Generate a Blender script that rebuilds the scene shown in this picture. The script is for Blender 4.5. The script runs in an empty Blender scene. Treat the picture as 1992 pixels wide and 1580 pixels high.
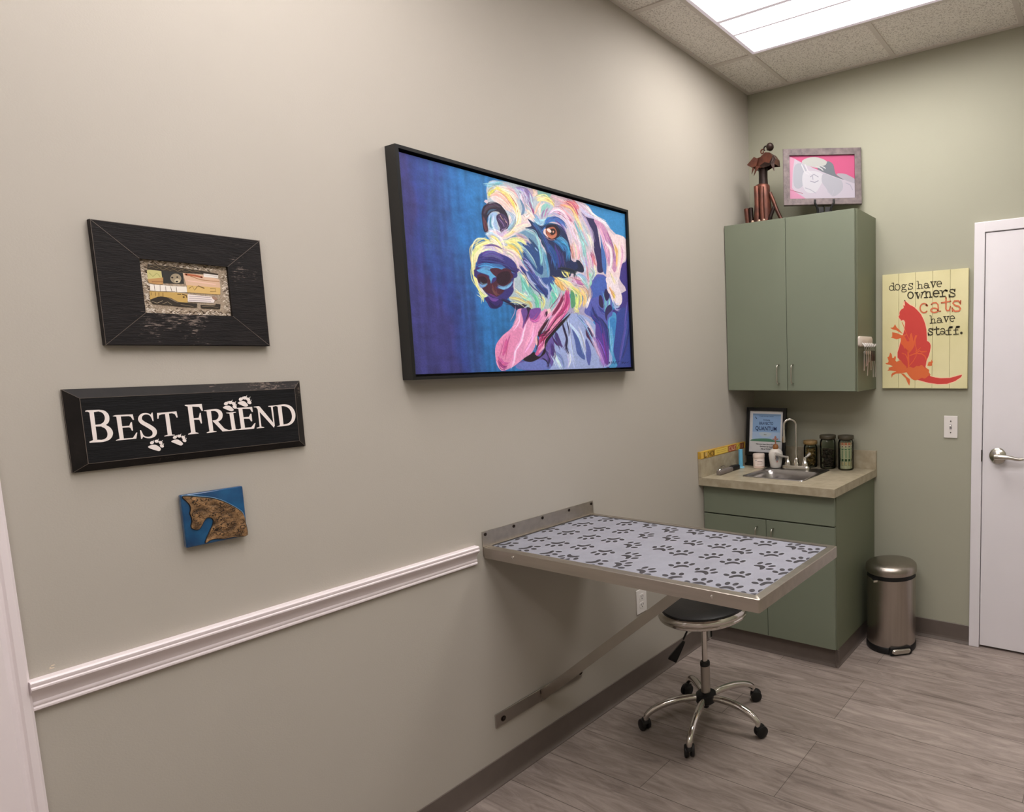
import bpy, bmesh, math, random
import numpy as np
from mathutils import Vector, Matrix
from mathutils.geometry import tessellate_polygon
S = bpy.context.scene
COL = S.collection
PI = math.pi


# ---------------------------------------------------------------- paint on a fine colour grid
def hexc(h):
    return np.array(h, float) / 255

def s2l(c):
    c = np.asarray(c, float)
    return np.where(c <= .04045, c / 12.92, ((c + .055) / 1.055) ** 2.4)

def smooth(P, n=6, closed=False):
    P = np.array(P, float)
    if len(P) < 3: return P
    Q = np.vstack([P[-1], P, P[0], P[1]]) if closed else np.vstack([2*P[0]-P[1], P, 2*P[-1]-P[-2]])
    out = []
    for i in range(1, len(Q) - 2):
        a, b, c, d = Q[i-1], Q[i], Q[i+1], Q[i+2]
        for t in np.linspace(0, 1, n, endpoint=False):
            out.append(.5*((2*b) + (c-a)*t + (2*a-5*b+4*c-d)*t*t + (3*b-a-3*c+d)*t**3))
    if not closed: out.append(Q[-2])
    return np.array(out)

class Paint:
    """colour grid W x H units, res cells per unit"""
    def __init__(s, W, H, nx, bg):
        s.W, s.H = W, H; s.nx = nx; s.ny = int(round(nx * H / W)); s.k = W / s.nx
        s.a = np.empty((s.ny, s.nx, 3)); s.a[:] = hexc(bg)
        s.X, s.Y = np.meshgrid((np.arange(s.nx) + .5) * s.k, (np.arange(s.ny) + .5) * s.k)
    def _box(s, P, m):
        x0, y0 = P.min(0) - m; x1, y1 = P.max(0) + m
        i0, i1 = max(0, int(x0 / s.k)), min(s.nx, int(x1 / s.k) + 2)
        j0, j1 = max(0, int(y0 / s.k)), min(s.ny, int(y1 / s.k) + 2)
        return slice(j0, j1), slice(i0, i1)
    def _mix(s, sl, m, c, al=1):
        m = (np.clip(m, 0, 1) * al)[..., None]; s.a[sl] = s.a[sl] * (1 - m) + hexc(c) * m
    def poly(s, P, c, sm=True, al=1):
        P = smooth(P, 4, True) if sm else np.array(P, float)
        sl = s._box(P, s.k * 2); X, Y = s.X[sl], s.Y[sl]
        if X.size == 0: return
        ins = np.zeros(X.shape, bool); d = np.full(X.shape, 1e9)
        for (ax, ay), (bx, by) in zip(P, np.roll(P, -1, 0)):
            if ay != by:
                c1 = ((ay > Y) != (by > Y)); ins ^= c1 & (X < (bx - ax) * (Y - ay) / (by - ay) + ax)
            d = np.minimum(d, s._seg(X, Y, ax, ay, bx, by)[0])
        s._mix(sl, np.where(ins, .5 + d / s.k, .5 - d / s.k), c, al)
    @staticmethod
    def _seg(X, Y, ax, ay, bx, by):
        dx, dy = bx - ax, by - ay; L = dx * dx + dy * dy + 1e-9
        t = np.clip(((X - ax) * dx + (Y - ay) * dy) / L, 0, 1)
        return np.hypot(X - ax - t * dx, Y - ay - t * dy), t
    def stroke(s, P, w, c, taper=True, al=1, sm=True):
        P = smooth(P, 5) if sm else np.array(P, float)
        sl = s._box(P, w + s.k * 2); X, Y = s.X[sl], s.Y[sl]
        if X.size == 0: return
        n = len(P) - 1; m = np.zeros(X.shape)
        for i in range(n):
            d, t = s._seg(X, Y, *P[i], *P[i+1]); u = (i + t) / n
            r = w / 2 * (np.minimum(1, .25 + 3.2 * np.minimum(u, (1 - u) * .8)) if taper else 1)
            m = np.maximum(m, (r - d) / s.k + .5)
        s._mix(sl, m, c, al)
    def run(s, data, al=1, sx=1., sy=1., ox=0., oy=0.):
        for l in data.strip().splitlines():
            q = l.split(); k, c, w = q[0], [float(v) for v in q[1:4]], float(q[4]); n = [float(v) for v in q[5:]]
            P = [(ox + a * sx, oy + b * sy) for a, b in zip(n[::2], n[1::2])]
            if k == 'P': s.poly(P, c)
            elif k == 'Q': s.poly(P, c, False)
            elif k == 'L': s.stroke(P, w * sx, c, False, 1, False)
            else: s.stroke(P, w * sx, c, k == 'S')

def noise1(n, seed, octs):
    r = np.random.RandomState(seed); v = np.zeros(n)
    for k, amp in octs:
        p = r.rand(k + 2); v += amp * (np.interp(np.linspace(0, k, n), np.arange(k + 2), p) - .5)
    return v
def noise2(ny, nx, seed, ky, kx):
    r = np.random.RandomState(seed); g = r.rand(ky + 2, kx + 2) - .5
    y = np.linspace(0, ky, ny); x = np.linspace(0, kx, nx); j = y.astype(int); i = x.astype(int)
    fy = (y - j)[:, None]; fx = (x - i)[None]; fy = fy*fy*(3-2*fy); fx = fx*fx*(3-2*fx)
    A = g[j][:, i]; B = g[j][:, i+1]; C = g[j+1][:, i]; D = g[j+1][:, i+1]
    return (A*(1-fx)+B*fx)*(1-fy) + (C*(1-fx)+D*fx)*fy
def art_dog(nx):
    p = Paint(1000, 660, nx, (47, 111, 174))
    xs = [0, .05, .11, .18, .26, .36, .48, 1]
    cs = np.array([hexc(c) for c in ((58, 58, 118), (50, 66, 134), (51, 83, 143), (45, 104, 168), (46, 113, 174), (51, 120, 182), (58, 128, 191), (58, 138, 198))])
    u = p.X / 1000 + .10 * noise2(p.ny, p.nx, 3, 4, 14) + .05 * noise2(p.ny, p.nx, 4, 9, 60) + .10 * (noise2(p.ny, p.nx, 5, 3, 3))
    u = u - .10 * np.clip((p.Y / 660 - .1), 0, 1) * (p.X < 700)
    for k in range(3): p.a[..., k] = np.interp(u, xs, cs[:, k])
    p.a *= (1 + .20 * noise2(p.ny, p.nx, 6, 6, 90) + .14 * noise2(p.ny, p.nx, 7, 40, 30))[..., None]
    rr = np.random.RandomState(11)
    for l in DOG.strip().splitlines():
        q = l.split(); n = [float(v) for v in q[5:]]; P = np.array(list(zip(n[::2], n[1::2]))); w = float(q[4]); c0 = [float(v) for v in q[1:4]]
        if q[0] != 'S': p.run(l); continue
        c = hexc(c0)
        p.stroke(P, w * 1.55, c0)
        if w < 4: continue
        for k in range(5):
            o = rr.randn(2) * w * .9; f = np.clip(c * (1 + rr.randn() * .13) + rr.randn(3) * .045, 0, 1)
            p.stroke(P + o + rr.randn(*P.shape) * 2.5, w * rr.uniform(.25, .55), f * 255, al=.85)
    p.a *= (1 + .10 * noise2(p.ny, p.nx, 8, 160, 220))[..., None]
    return p

# artwork shapes, millimetres on each sheet
DOG = """
P 58 138 198 0 764 2 1005 -4 1001 110 946 97 898 74 817 40
P 70 58 134 0 968 197 1005 177 1004 336 909 343 947 280
P 67 58 134 0 947 275 1001 270 1002 655 837 654 858 437 928 402
P 58 74 150 0 919 434 999 420 1000 647 891 645
P 79 155 208 0 856 442 904 424 918 445 906 513 890 592 910 653 856 655 868 579 861 514
P 63 134 200 0 871 462 906 448 912 487 889 540 872 514
S 90 85 168 8.5 980 458 946 566 922 640
S 47 58 128 7.3 1000 479 974 565 943 619
S 90 80 160 5.9 993 377 967 485
S 111 176 220 6.3 885 488 884 566 872 639
S 140 196 230 3.1 873 441 874 540 881 592
P 212 196 210 0 287 88 379 66 531 10 621 -1 764 2 817 40 898 74 946 97 999 107 996 194 966 218 947 278 959 340 506 374 367 367 246 315 354 198 437 143
P 185 198 210 0 304 27 374 3 560 0 587 73 487 183 369 223 291 201 304 123
P 230 216 218 0 309 64 349 24 411 26 440 99 494 80 522 108 445 155 360 202 357 169 388 113 357 92
P 169 191 202 0 414 308 638 285 623 361 596 412 556 429 457 435 367 410 392 367
P 169 164 200 0 596 379 725 389 761 374 797 364 783 465 720 468 674 450 628 457 615 472 525 522 497 499 562 427
P 169 196 204 0 473 372 637 310 630 410 530 450 457 435 382 425
P 60 90 158 0 434 306 582 291 551 374 504 370 462 326
P 159 176 224 0 622 453 675 441 742 452 796 490 857 566 856 655 531 659 551 544 597 496
P 106 90 164 0 391 624 456 620 524 538 554 513 562 587 531 656 389 654
P 111 124 196 0 390 633 487 620 536 636 525 658 392 654
P 91 98 180 0 773 292 871 283 896 425 864 462 860 587 807 541 790 465 729 433 771 374
P 90 68 152 0 767 441 841 463 859 540 857 644 817 618 786 541 789 480
S 138 90 184 10.4 786 536 812 579 837 652
S 61 63 140 12.4 813 449 847 494 854 566
S 154 120 204 7.3 772 529 798 566 815 649
S 180 140 216 4.9 794 579 817 618 830 649
S 122 63 152 6.8 827 515 841 592 849 644
P 76 44 80 0 734 495 760 499 776 521 768 539 775 574 750 544 734 527
P 79 99 166 0 658 504 683 530 707 567 721 619 704 619 678 596 671 555
P 90 102 176 0 731 539 749 567 757 602 744 647 731 629 725 579
S 196 204 240 6.4 621 467 658 494 696 537 719 604
S 180 198 238 7.9 640 471 642 543 650 616 661 653
S 200 208 242 5.8 692 493 716 542 726 592
S 132 152 216 6.6 688 450 726 482 771 554 803 618
S 143 164 220 7.2 566 591 596 615 609 654
S 194 210 242 8.1 545 587 567 620 587 656
S 208 220 244 5.6 626 591 637 628 628 654
S 216 180 220 4.9 768 531 790 579 813 625
S 216 204 232 5.4 734 462 760 491 786 531
S 43 39 72 5.6 608 472 619 510 629 543 624 575 635 599
S 50 44 82 3.9 631 467 641 507 640 531
S 74 58 120 10.9 571 516 582 542 599 572
S 60 46 94 5.4 554 535 571 558 589 568
S 74 53 118 9.2 550 561 555 587 552 612
S 58 44 94 5.3 518 586 534 615 522 649
S 122 96 168 4.8 539 579 534 603 542 619
S 40 40 72 3.7 498 614 521 628 531 654
P 54 48 92 0 738 40 761 50 809 54 825 86 833 129 840 165 854 201 854 256 817 265 813 221 801 178 800 134 779 93 766 66
P 74 114 186 0 843 112 850 141 866 187 871 224 864 270 847 252 843 190
P 74 102 184 0 812 288 860 284 868 334 855 365 818 363 775 373 782 323
S 122 192 220 8.1 848 351 857 391 847 427
S 140 208 224 6.3 877 366 875 397 851 432
P 56 42 82 0 818 363 833 362 842 394 837 412 816 398
P 53 47 96 0 860 406 883 394 893 415 865 437 856 463 847 432
P 48 44 88 0 861 329 881 358 861 380 848 356
S 44 52 120 5.4 773 406 785 435 812 464
S 46 56 128 4.8 765 426 777 456 818 479
S 48 64 140 4.9 815 409 833 423 851 430
P 203 148 188 0 809 56 858 65 893 100 909 143 933 196 933 253 914 260 888 243 876 198 857 150 845 102 825 81
P 240 218 223 0 890 85 923 100 946 94 999 107 996 184 966 218 947 278 931 295 944 341 875 346 868 275 877 236 903 241 918 257 935 230 930 179 906 131
P 239 226 234 0 867 283 936 276 938 307 959 353 953 385 925 400 902 388 885 353 869 313
S 232 194 90 8.2 890 335 905 349 911 364
S 216 160 122 5 880 320 894 340 904 362
S 168 184 224 7.7 903 383 917 400 940 399
S 244 200 138 10.2 928 141 942 177 935 230
S 168 119 174 8.2 892 115 916 163 928 212
S 176 122 168 7.5 850 82 869 124 881 172 889 222
S 232 184 208 7.4 836 74 852 106 875 148 887 197
S 160 95 148 5 886 96 909 143 918 193
S 244 228 234 8.2 868 139 900 165 901 221 887 258
S 216 168 200 5.8 960 136 973 173 953 241
S 248 232 224 7.7 956 126 953 189 937 255
S 244 230 192 5.1 895 260 908 284 919 306
S 239 224 238 7.7 716 15 756 20 782 34 816 53
S 246 238 244 6.6 770 10 810 39 881 57
S 236 224 240 6.1 816 48 859 55 898 74
S 201 188 224 7.6 735 24 768 42 809 51
S 127 191 216 7.3 303 36 325 23 369 9
S 156 200 220 6.4 306 29 336 18
P 200 176 192 0 461 7 560 0 604 6 684 2 682 32 590 35 528 23 468 33
P 140 192 184 0 527 -2 586 0 572 17 528 21
S 154 140 196 6.9 421 13 458 12 477 29 478 51
S 127 111 168 5.3 464 6 486 27 488 45
S 192 206 222 5.7 412 11 433 33 443 53
S 184 174 212 6.8 446 19 461 45 465 67
S 244 216 204 6.5 503 -4 511 13 501 29
S 232 200 212 5.2 585 7 630 13 676 16
S 194 83 108 10.2 664 11 689 23 708 38 720 55
S 224 122 136 6.8 677 9 703 18 722 31
S 234 154 140 6.2 628 32 676 32 701 49
S 246 192 140 7.4 650 30 688 37 713 63 728 91 740 116
S 242 220 170 5.2 700 58 725 80 740 109
S 244 188 203 6.7 596 58 636 56 660 72 688 98
S 234 176 200 5 628 43 670 63 698 82
P 176 86 124 0 583 72 608 56 632 65 616 73
S 184 106 144 4.5 633 59 664 72 688 88 709 123
S 216 200 224 7.2 604 77 637 88 664 118 678 151 678 199
S 168 164 208 7.1 585 85 624 97 645 114
S 238 223 240 6.8 648 70 681 99 695 130 720 160 721 193
S 246 232 238 6.3 685 87 709 123 726 168
S 122 180 196 6.9 698 82 716 112 734 153 742 190 743 214
S 159 208 204 7.6 715 127 740 162 751 199 766 236
S 168 196 216 7 724 102 742 137 767 168
S 200 216 220 7.7 739 75 757 101 776 132 788 165
S 184 170 208 6.5 741 46 766 76 791 110 803 148
S 228 228 200 5.9 770 119 782 141 788 167
S 216 184 168 8.5 680 170 688 197 692 225
S 240 212 204 8.6 693 163 705 190 706 224
S 176 132 120 6.2 673 176 680 208 682 229
S 232 176 184 6.9 709 175 717 208 709 228
S 205 214 230 6.4 720 207 735 235 748 250 739 278
S 184 120 152 9 783 190 795 213 797 240
S 224 136 152 5.4 789 204 798 227 811 241
S 224 184 208 7.1 758 193 767 226 775 260
S 176 176 220 6.5 750 213 755 249 760 281
S 232 228 196 5.4 797 237 806 269 787 293
S 156 208 196 7.7 764 273 776 299 764 330
S 228 168 180 5.3 755 249 760 281 761 310
S 180 204 208 7.2 779 254 795 277 775 309
S 246 236 216 8.6 335 33 372 32 399 47 419 69 431 105
P 245 224 138 0 332 38 346 28 372 32 396 47 414 66 426 93 418 90 397 74 371 50 350 39
S 239 216 120 7.6 343 34 374 43 403 66 423 93
S 248 232 160 5 351 30 383 39 409 60
S 220 216 106 5.8 304 65 318 50 334 38
S 238 191 176 6.5 314 63 339 52 365 60 385 76 400 97
S 243 214 212 8.6 335 70 363 78 389 99 410 127
S 216 160 140 3 347 42 374 52 394 72 412 86
S 200 127 90 2.6 393 41 414 64 427 84 423 102
S 247 228 224 6.1 373 28 405 32 427 45
S 232 184 192 4.1 384 21 417 30 432 51
S 244 223 168 7.2 407 83 425 111 420 139 395 170 360 193
S 247 238 203 7.2 425 75 434 105 426 138 401 164
S 224 207 224 5.2 445 31 451 63 464 86
P 110 140 176 0 438 50 449 57 459 78 452 97 440 104 447 80
S 140 122 184 4.8 476 47 489 68 499 93
S 154 95 152 5.9 484 50 492 72 502 98
S 180 204 224 5.4 486 22 493 51 495 71
S 240 220 204 7.5 464 81 481 92 495 108
S 244 224 222 7.9 451 106 462 118 481 101
S 246 232 221 7.8 401 164 437 145 470 131
S 143 184 206 7.6 389 108 404 128 385 158 362 175
S 184 204 226 5.6 381 101 405 117 391 148
S 242 230 166 10.6 518 39 537 28 568 25 592 39
S 232 208 128 5.6 553 23 584 26 599 43
S 236 192 168 6 505 88 516 63 533 41
S 243 216 204 5.5 523 89 532 60 552 40
P 148 204 198 0 535 59 558 41 579 49 556 69 539 91
S 176 136 184 4.4 551 94 555 74 569 57
S 148 120 176 3.8 535 101 539 82 550 66
S 221 184 216 4.4 511 91 522 108
S 192 180 218 6.8 564 82 587 68 626 76
S 236 208 224 6.3 578 70 601 54 634 55 672 78
S 156 200 224 9.3 498 107 522 117 550 108
S 132 180 216 6.6 505 92 527 121
P 43 36 56 0 275 124 288 100 320 86 347 83 367 97 380 114 386 140 379 159 356 178 348 181 346 166 364 143 350 115 329 112 310 122 295 146 297 185 289 190 279 185 275 154
S 74 58 82 6.3 284 127 298 105 325 91 352 93
S 108 64 72 4.8 280 138 283 165 287 186
S 68 96 124 3.9 296 129 310 113 335 105
P 159 191 226 0 307 125 329 115 339 121 334 148 338 172 345 182 303 184 299 158
S 111 159 208 5.8 315 126 307 157 313 178
S 192 212 236 5.4 322 129 315 156 327 174
S 200 168 144 6.5 347 120 354 127 359 140
P 74 58 96 0 333 127 355 114 376 124 383 145 374 160 356 176 346 166 337 148
C 42 32 56 2.2 341 121 335 140 347 151 357 162
C 208 168 152 2.2 349 122 359 133 375 142
C 154 128 184 2.2 343 134 356 145 363 157
C 36 28 52 2.3 355 125 367 139 377 150
C 180 148 176 1.8 365 130 375 139 380 152
S 223 228 240 6.4 300 180 324 181 347 188
S 196 220 236 4.9 286 197 313 187 333 194
S 240 224 224 7.5 313 182 339 189 351 207 358 224
S 210 198 220 6 329 175 347 188 362 175 379 163
P 39 50 90 0 468 113 491 120 530 128 552 117 584 112 623 115 648 136 666 168 670 207 664 297 558 307 559 257 541 199 512 168 489 151 454 147 484 135
P 39 50 90 0 546 130 583 110 623 111 650 132 664 163 671 199 669 228 688 240 715 232 734 254 736 273 686 274 634 274 583 289 556 283 546 216 525 185
S 60 92 156 11.1 491 127 525 150 548 187 570 231
S 60 106 174 11.3 560 197 583 230 586 271
S 69 60 132 11.5 592 192 608 239 606 276
S 46 68 128 9.9 514 144 541 187 555 221
S 63 134 184 12.2 601 160 635 167 656 190 650 226
S 58 120 174 8.2 591 171 618 181 639 204
S 90 156 196 5 617 153 648 165 659 182
S 47 79 146 10.7 566 190 585 222 598 255
S 60 58 124 9.9 614 207 624 240 629 263
S 63 124 192 11.3 546 121 566 101 598 93 630 102
S 74 108 180 6.9 553 112 592 87 634 94 656 115
S 108 92 156 4 598 95 630 109 655 135
P 36 28 44 0 545 135 565 120 597 112 619 126 621 140 607 159 577 170 555 164 541 152
P 240 216 216 0 541 140 551 134 550 151 562 166 549 160 539 152
P 168 96 76 0 553 136 571 126 593 122 605 137 603 152 584 166 565 165 553 153
P 196 122 98 0 556 154 578 156 602 143 597 158 577 166 562 163
P 42 28 32 0 567 136 590 128 599 136 591 149 575 152
P 242 220 214 0 556 135 567 131 578 139 572 146 560 142
P 224 168 144 0 584 138 591 136 590 142 585 144
C 192 140 144 2.2 549 165 568 172 593 168
P 34 42 68 0 698 234 715 232 737 254 733 276 699 275 679 277 707 259
S 74 90 88 6.7 618 276 659 281 699 277
P 111 152 184 0 453 156 489 155 512 168 522 197 539 219 555 260 558 307 533 315 508 317 466 302 433 273 424 247 411 231 381 212 371 200 411 178
P 47 80 136 0 457 188 492 194 520 226 529 272 521 306 491 295 451 267 430 237 454 225 438 209
S 159 208 216 6 459 155 497 163 514 189 518 217
S 140 200 204 5.5 516 203 522 237 523 273
S 160 212 220 5 531 208 541 242 551 282
S 93 154 196 7.2 539 223 549 265 549 306
S 42 68 120 6.4 469 181 488 202 502 228
S 136 174 224 3.3 494 210 508 223
S 136 200 200 3.8 509 208 523 230 517 269
S 180 212 220 4.3 426 210 454 225 482 254 498 283
S 108 156 196 4.8 448 223 470 251 495 276
S 77 74 144 10.6 434 257 462 284 484 315
S 63 63 128 7.9 416 280 443 305 459 322
S 154 156 208 5.3 440 263 468 279 490 309
S 178 168 196 7.9 417 175 446 180 474 199
S 216 196 204 6.8 411 178 439 188 456 199
S 176 144 144 2.6 411 181 437 181 456 195
S 243 236 176 9.4 365 210 399 196 433 193 455 206
S 233 224 138 6.7 370 214 398 205 423 218 439 236
S 239 230 164 9.3 358 229 391 224 413 235 428 260
S 240 220 203 7.7 363 237 396 239 417 252
S 230 212 110 6.7 375 217 402 225 424 245
P 240 228 140 0 304 199 325 198 345 217 349 243 338 244 326 224
S 244 236 168 7.4 317 199 337 214 349 236
S 220 200 100 2.5 322 200 337 223 341 242
S 240 230 208 8.4 303 212 329 224 346 248
S 230 220 160 11.7 289 229 257 242 235 268 230 301 229 343
S 237 232 156 7.1 310 217 273 231 244 248
S 242 236 196 6.1 326 224 283 239 250 264 241 293
S 232 226 136 3.4 277 213 300 215
S 221 232 152 3.7 225 276 241 257 263 237
S 240 234 208 9.7 351 247 328 235 299 236 266 256
S 207 192 220 6.3 272 246 299 234 330 245
S 239 220 220 10.2 367 247 395 255 413 276
S 223 200 216 6.7 392 258 410 278 417 294
S 226 226 144 8.5 229 322 234 352 249 385 260 410
S 237 230 176 5.6 234 322 241 358 256 387
S 240 236 164 4.8 246 396 257 406 259 423
S 232 232 160 4.3 249 389 268 401 279 396
S 217 216 208 5.2 243 357 257 384 276 403
P 60 60 128 0 255 268 277 254 308 248 340 253 377 262 404 281 408 308 389 333 239 347 243 299
P 59 50 112 0 242 312 409 295 395 323 387 356 386 379 356 408 323 413 286 404 257 378 241 351
S 88 79 152 12.2 268 268 307 259 350 267
S 47 44 104 10.1 254 287 311 283 364 295 391 305
S 63 108 168 11.4 250 307 291 300 336 298 374 312
S 92 156 204 6.2 246 323 283 310 324 317
P 91 164 212 0 241 319 272 314 313 322 332 327 328 334 304 339 292 362 289 342 286 332 256 326
P 74 36 54 0 241 338 258 330 281 334 292 349 295 359 314 347 326 330 335 314 353 301 380 305 381 325 377 346 354 361 326 363 315 373 347 377 329 394 307 403 277 392 257 376 246 359
P 74 36 54 0 293 313 320 304 352 309 385 317 383 333 328 339
P 45 24 40 0 329 321 368 310 378 330 360 354 335 360 317 346
P 45 24 40 0 244 344 268 338 280 350 274 361 253 361
S 122 176 220 5.1 321 368 347 371 370 360 385 345
S 111 164 212 4.3 248 363 260 371 279 363
S 106 58 64 7.3 300 363 303 385 319 395
P 58 52 120 0 345 409 367 398 387 367 364 369 341 389 318 402
P 55 40 106 0 265 410 286 404 317 411 339 414 332 432 310 442 286 442 274 425
S 106 74 160 5.9 281 404 301 414 320 411
P 39 32 80 0 280 418 310 434 327 424 318 440 294 442
S 36 31 72 6.7 334 410 366 419 399 433 440 424
S 31 26 60 4.7 377 423 410 434 443 422
S 135 208 204 13.2 427 316 440 347 432 375
S 118 196 188 10.6 435 336 450 360 472 389
S 164 224 204 7.9 411 382 436 398 465 403
S 112 192 164 11.9 473 379 490 402 485 428
S 108 200 180 11.3 564 365 575 389 564 409
S 140 212 204 8.5 560 334 580 359 588 388
S 216 220 176 5.3 425 314 447 330 457 355
S 216 200 144 6.2 367 401 407 403 446 416
S 230 220 164 4.2 392 374 419 388 442 398
S 232 228 156 5 503 382 524 400 518 431
S 212 228 140 3.8 508 401 513 417 506 437
S 212 196 128 4.8 441 407 458 420 460 434
S 228 238 216 3.7 431 380 448 390
S 228 238 216 3.4 580 369 592 385
S 58 68 132 10 460 312 494 342 529 368 540 391
S 74 90 160 6.5 478 306 507 332 536 353
S 176 188 224 4.4 502 313 522 340 555 359
S 168 180 224 4.3 449 304 464 331 493 347
S 47 58 120 5.5 493 347 520 366 534 387
S 156 172 220 5.6 544 338 551 371 542 403
S 192 168 208 5.7 576 418 598 395 613 367
P 231 156 198 0 401 440 457 437 508 441 531 431 558 449 521 479 497 514 480 538 468 574 445 601 409 619 366 644 326 657 310 654 296 631 294 586 304 561 330 534 365 510 387 480
P 228 144 188 0 297 575 318 548 358 524 399 505 416 516 408 542 383 575 369 607 350 632 327 650 301 632
S 208 96 156 10.1 345 547 338 575 325 605
S 200 96 156 7.5 305 609 323 632 345 632
S 160 72 132 6 304 622 319 643 338 644
P 106 76 148 0 416 439 457 435 456 456 436 483 417 507 422 478
P 46 32 64 0 440 431 460 434 453 456 429 492 419 511 437 468 444 449
C 160 64 128 2.4 457 439 443 468 423 499 412 530 399 554 380 579 369 610
S 242 184 218 6.7 436 487 422 516 408 549 382 582 375 610 361 637
S 242 168 208 13.4 465 491 450 539 417 586
P 122 78 160 0 457 439 503 430 501 451 479 471 454 475
S 192 96 168 6.5 454 477 478 479 501 456
S 244 176 212 7.8 409 446 402 475 377 505
P 208 98 154 0 492 538 519 518 553 478 575 443 610 404 637 352 651 349 655 396 649 424 620 456 591 487 550 520 530 538 515 574 482 603 466 603 484 574
S 242 160 200 8 629 368 620 403 585 437 554 471 522 508
S 238 148 190 7.3 647 404 632 433 593 469 558 500 531 525 497 560
S 244 168 204 6.7 524 538 515 567 485 594
C 92 28 60 2.3 612 426 594 447 566 478 538 508 499 533
S 124 44 84 7.4 622 373 607 399 579 433 558 454
S 168 60 112 7 640 360 638 395 618 431 587 460
S 64 24 44 6.6 541 469 517 496 490 531 525 523
S 92 32 64 5.5 502 538 518 523 545 508
S 184 56 112 6.6 491 557 511 543 524 538
S 32 24 31 7.3 651 444 598 486 553 525 523 552 515 577
P 36 26 36 0 411 619 445 601 464 591 469 603 491 608 515 577 516 596 481 618 443 629
P 240 196 200 0 472 538 483 538 484 562 475 567
P 244 208 208 0 537 433 550 429 554 439 542 449 535 445
S 58 28 48 4.4 537 440 529 460
S 80 28 56 3.8 483 538 484 562 471 586
S 234 192 180 7.6 619 324 635 340 648 341
S 240 192 112 8.2 581 322 608 338 629 357
S 246 220 160 6.1 597 318 627 334 642 352
S 232 168 104 6.6 585 314 608 333 620 351
S 242 224 160 6.7 616 316 653 325 681 344
P 90 156 116 0 661 353 680 358 689 382 680 409 663 422 658 398
S 228 236 152 7.5 659 341 687 353 703 376 697 405
S 240 224 140 7.5 675 337 707 356 716 382 703 415
S 216 228 136 8 693 372 691 406 676 428
S 242 216 144 7 708 337 734 359 739 386 724 411
S 200 168 136 5.9 726 326 752 350 757 380
S 240 200 140 5.8 714 353 733 376 724 406
S 228 216 164 6.3 676 421 696 430 682 435
S 196 176 184 7.1 757 323 769 356 760 382
S 244 232 240 5.9 768 374 752 397 744 417
S 216 176 184 7.5 684 305 717 317 742 339
S 232 220 128 5 628 277 646 287 655 303
S 208 212 104 3.9 641 269 656 277 659 291
S 228 228 156 3.9 618 281 630 296 645 304
S 240 200 120 7.1 582 310 599 325 616 356
S 244 220 164 6.1 597 308 631 322 652 339
S 30 40 56 5.7 603 273 641 274 686 278 684 300
S 192 120 176 7.5 670 316 703 315 730 323
S 154 196 216 7 698 287 732 293 751 311
S 168 208 208 8.8 718 299 744 317 760 335
S 216 184 212 6.9 677 313 696 326
S 20 28 80 3.2 860 642 865 634
C 20 28 80 2.2 872 645 876 634 883 642 888 633 891 644
C 20 28 80 2.3 897 642 901 634 907 636 904 642
C 20 28 80 1.9 912 645 917 635 927 632
C 20 28 80 2.3 938 643 942 635 944 642 950 637 956 642 966 637
C 20 28 80 1.7 972 641 987 636
"""
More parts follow.
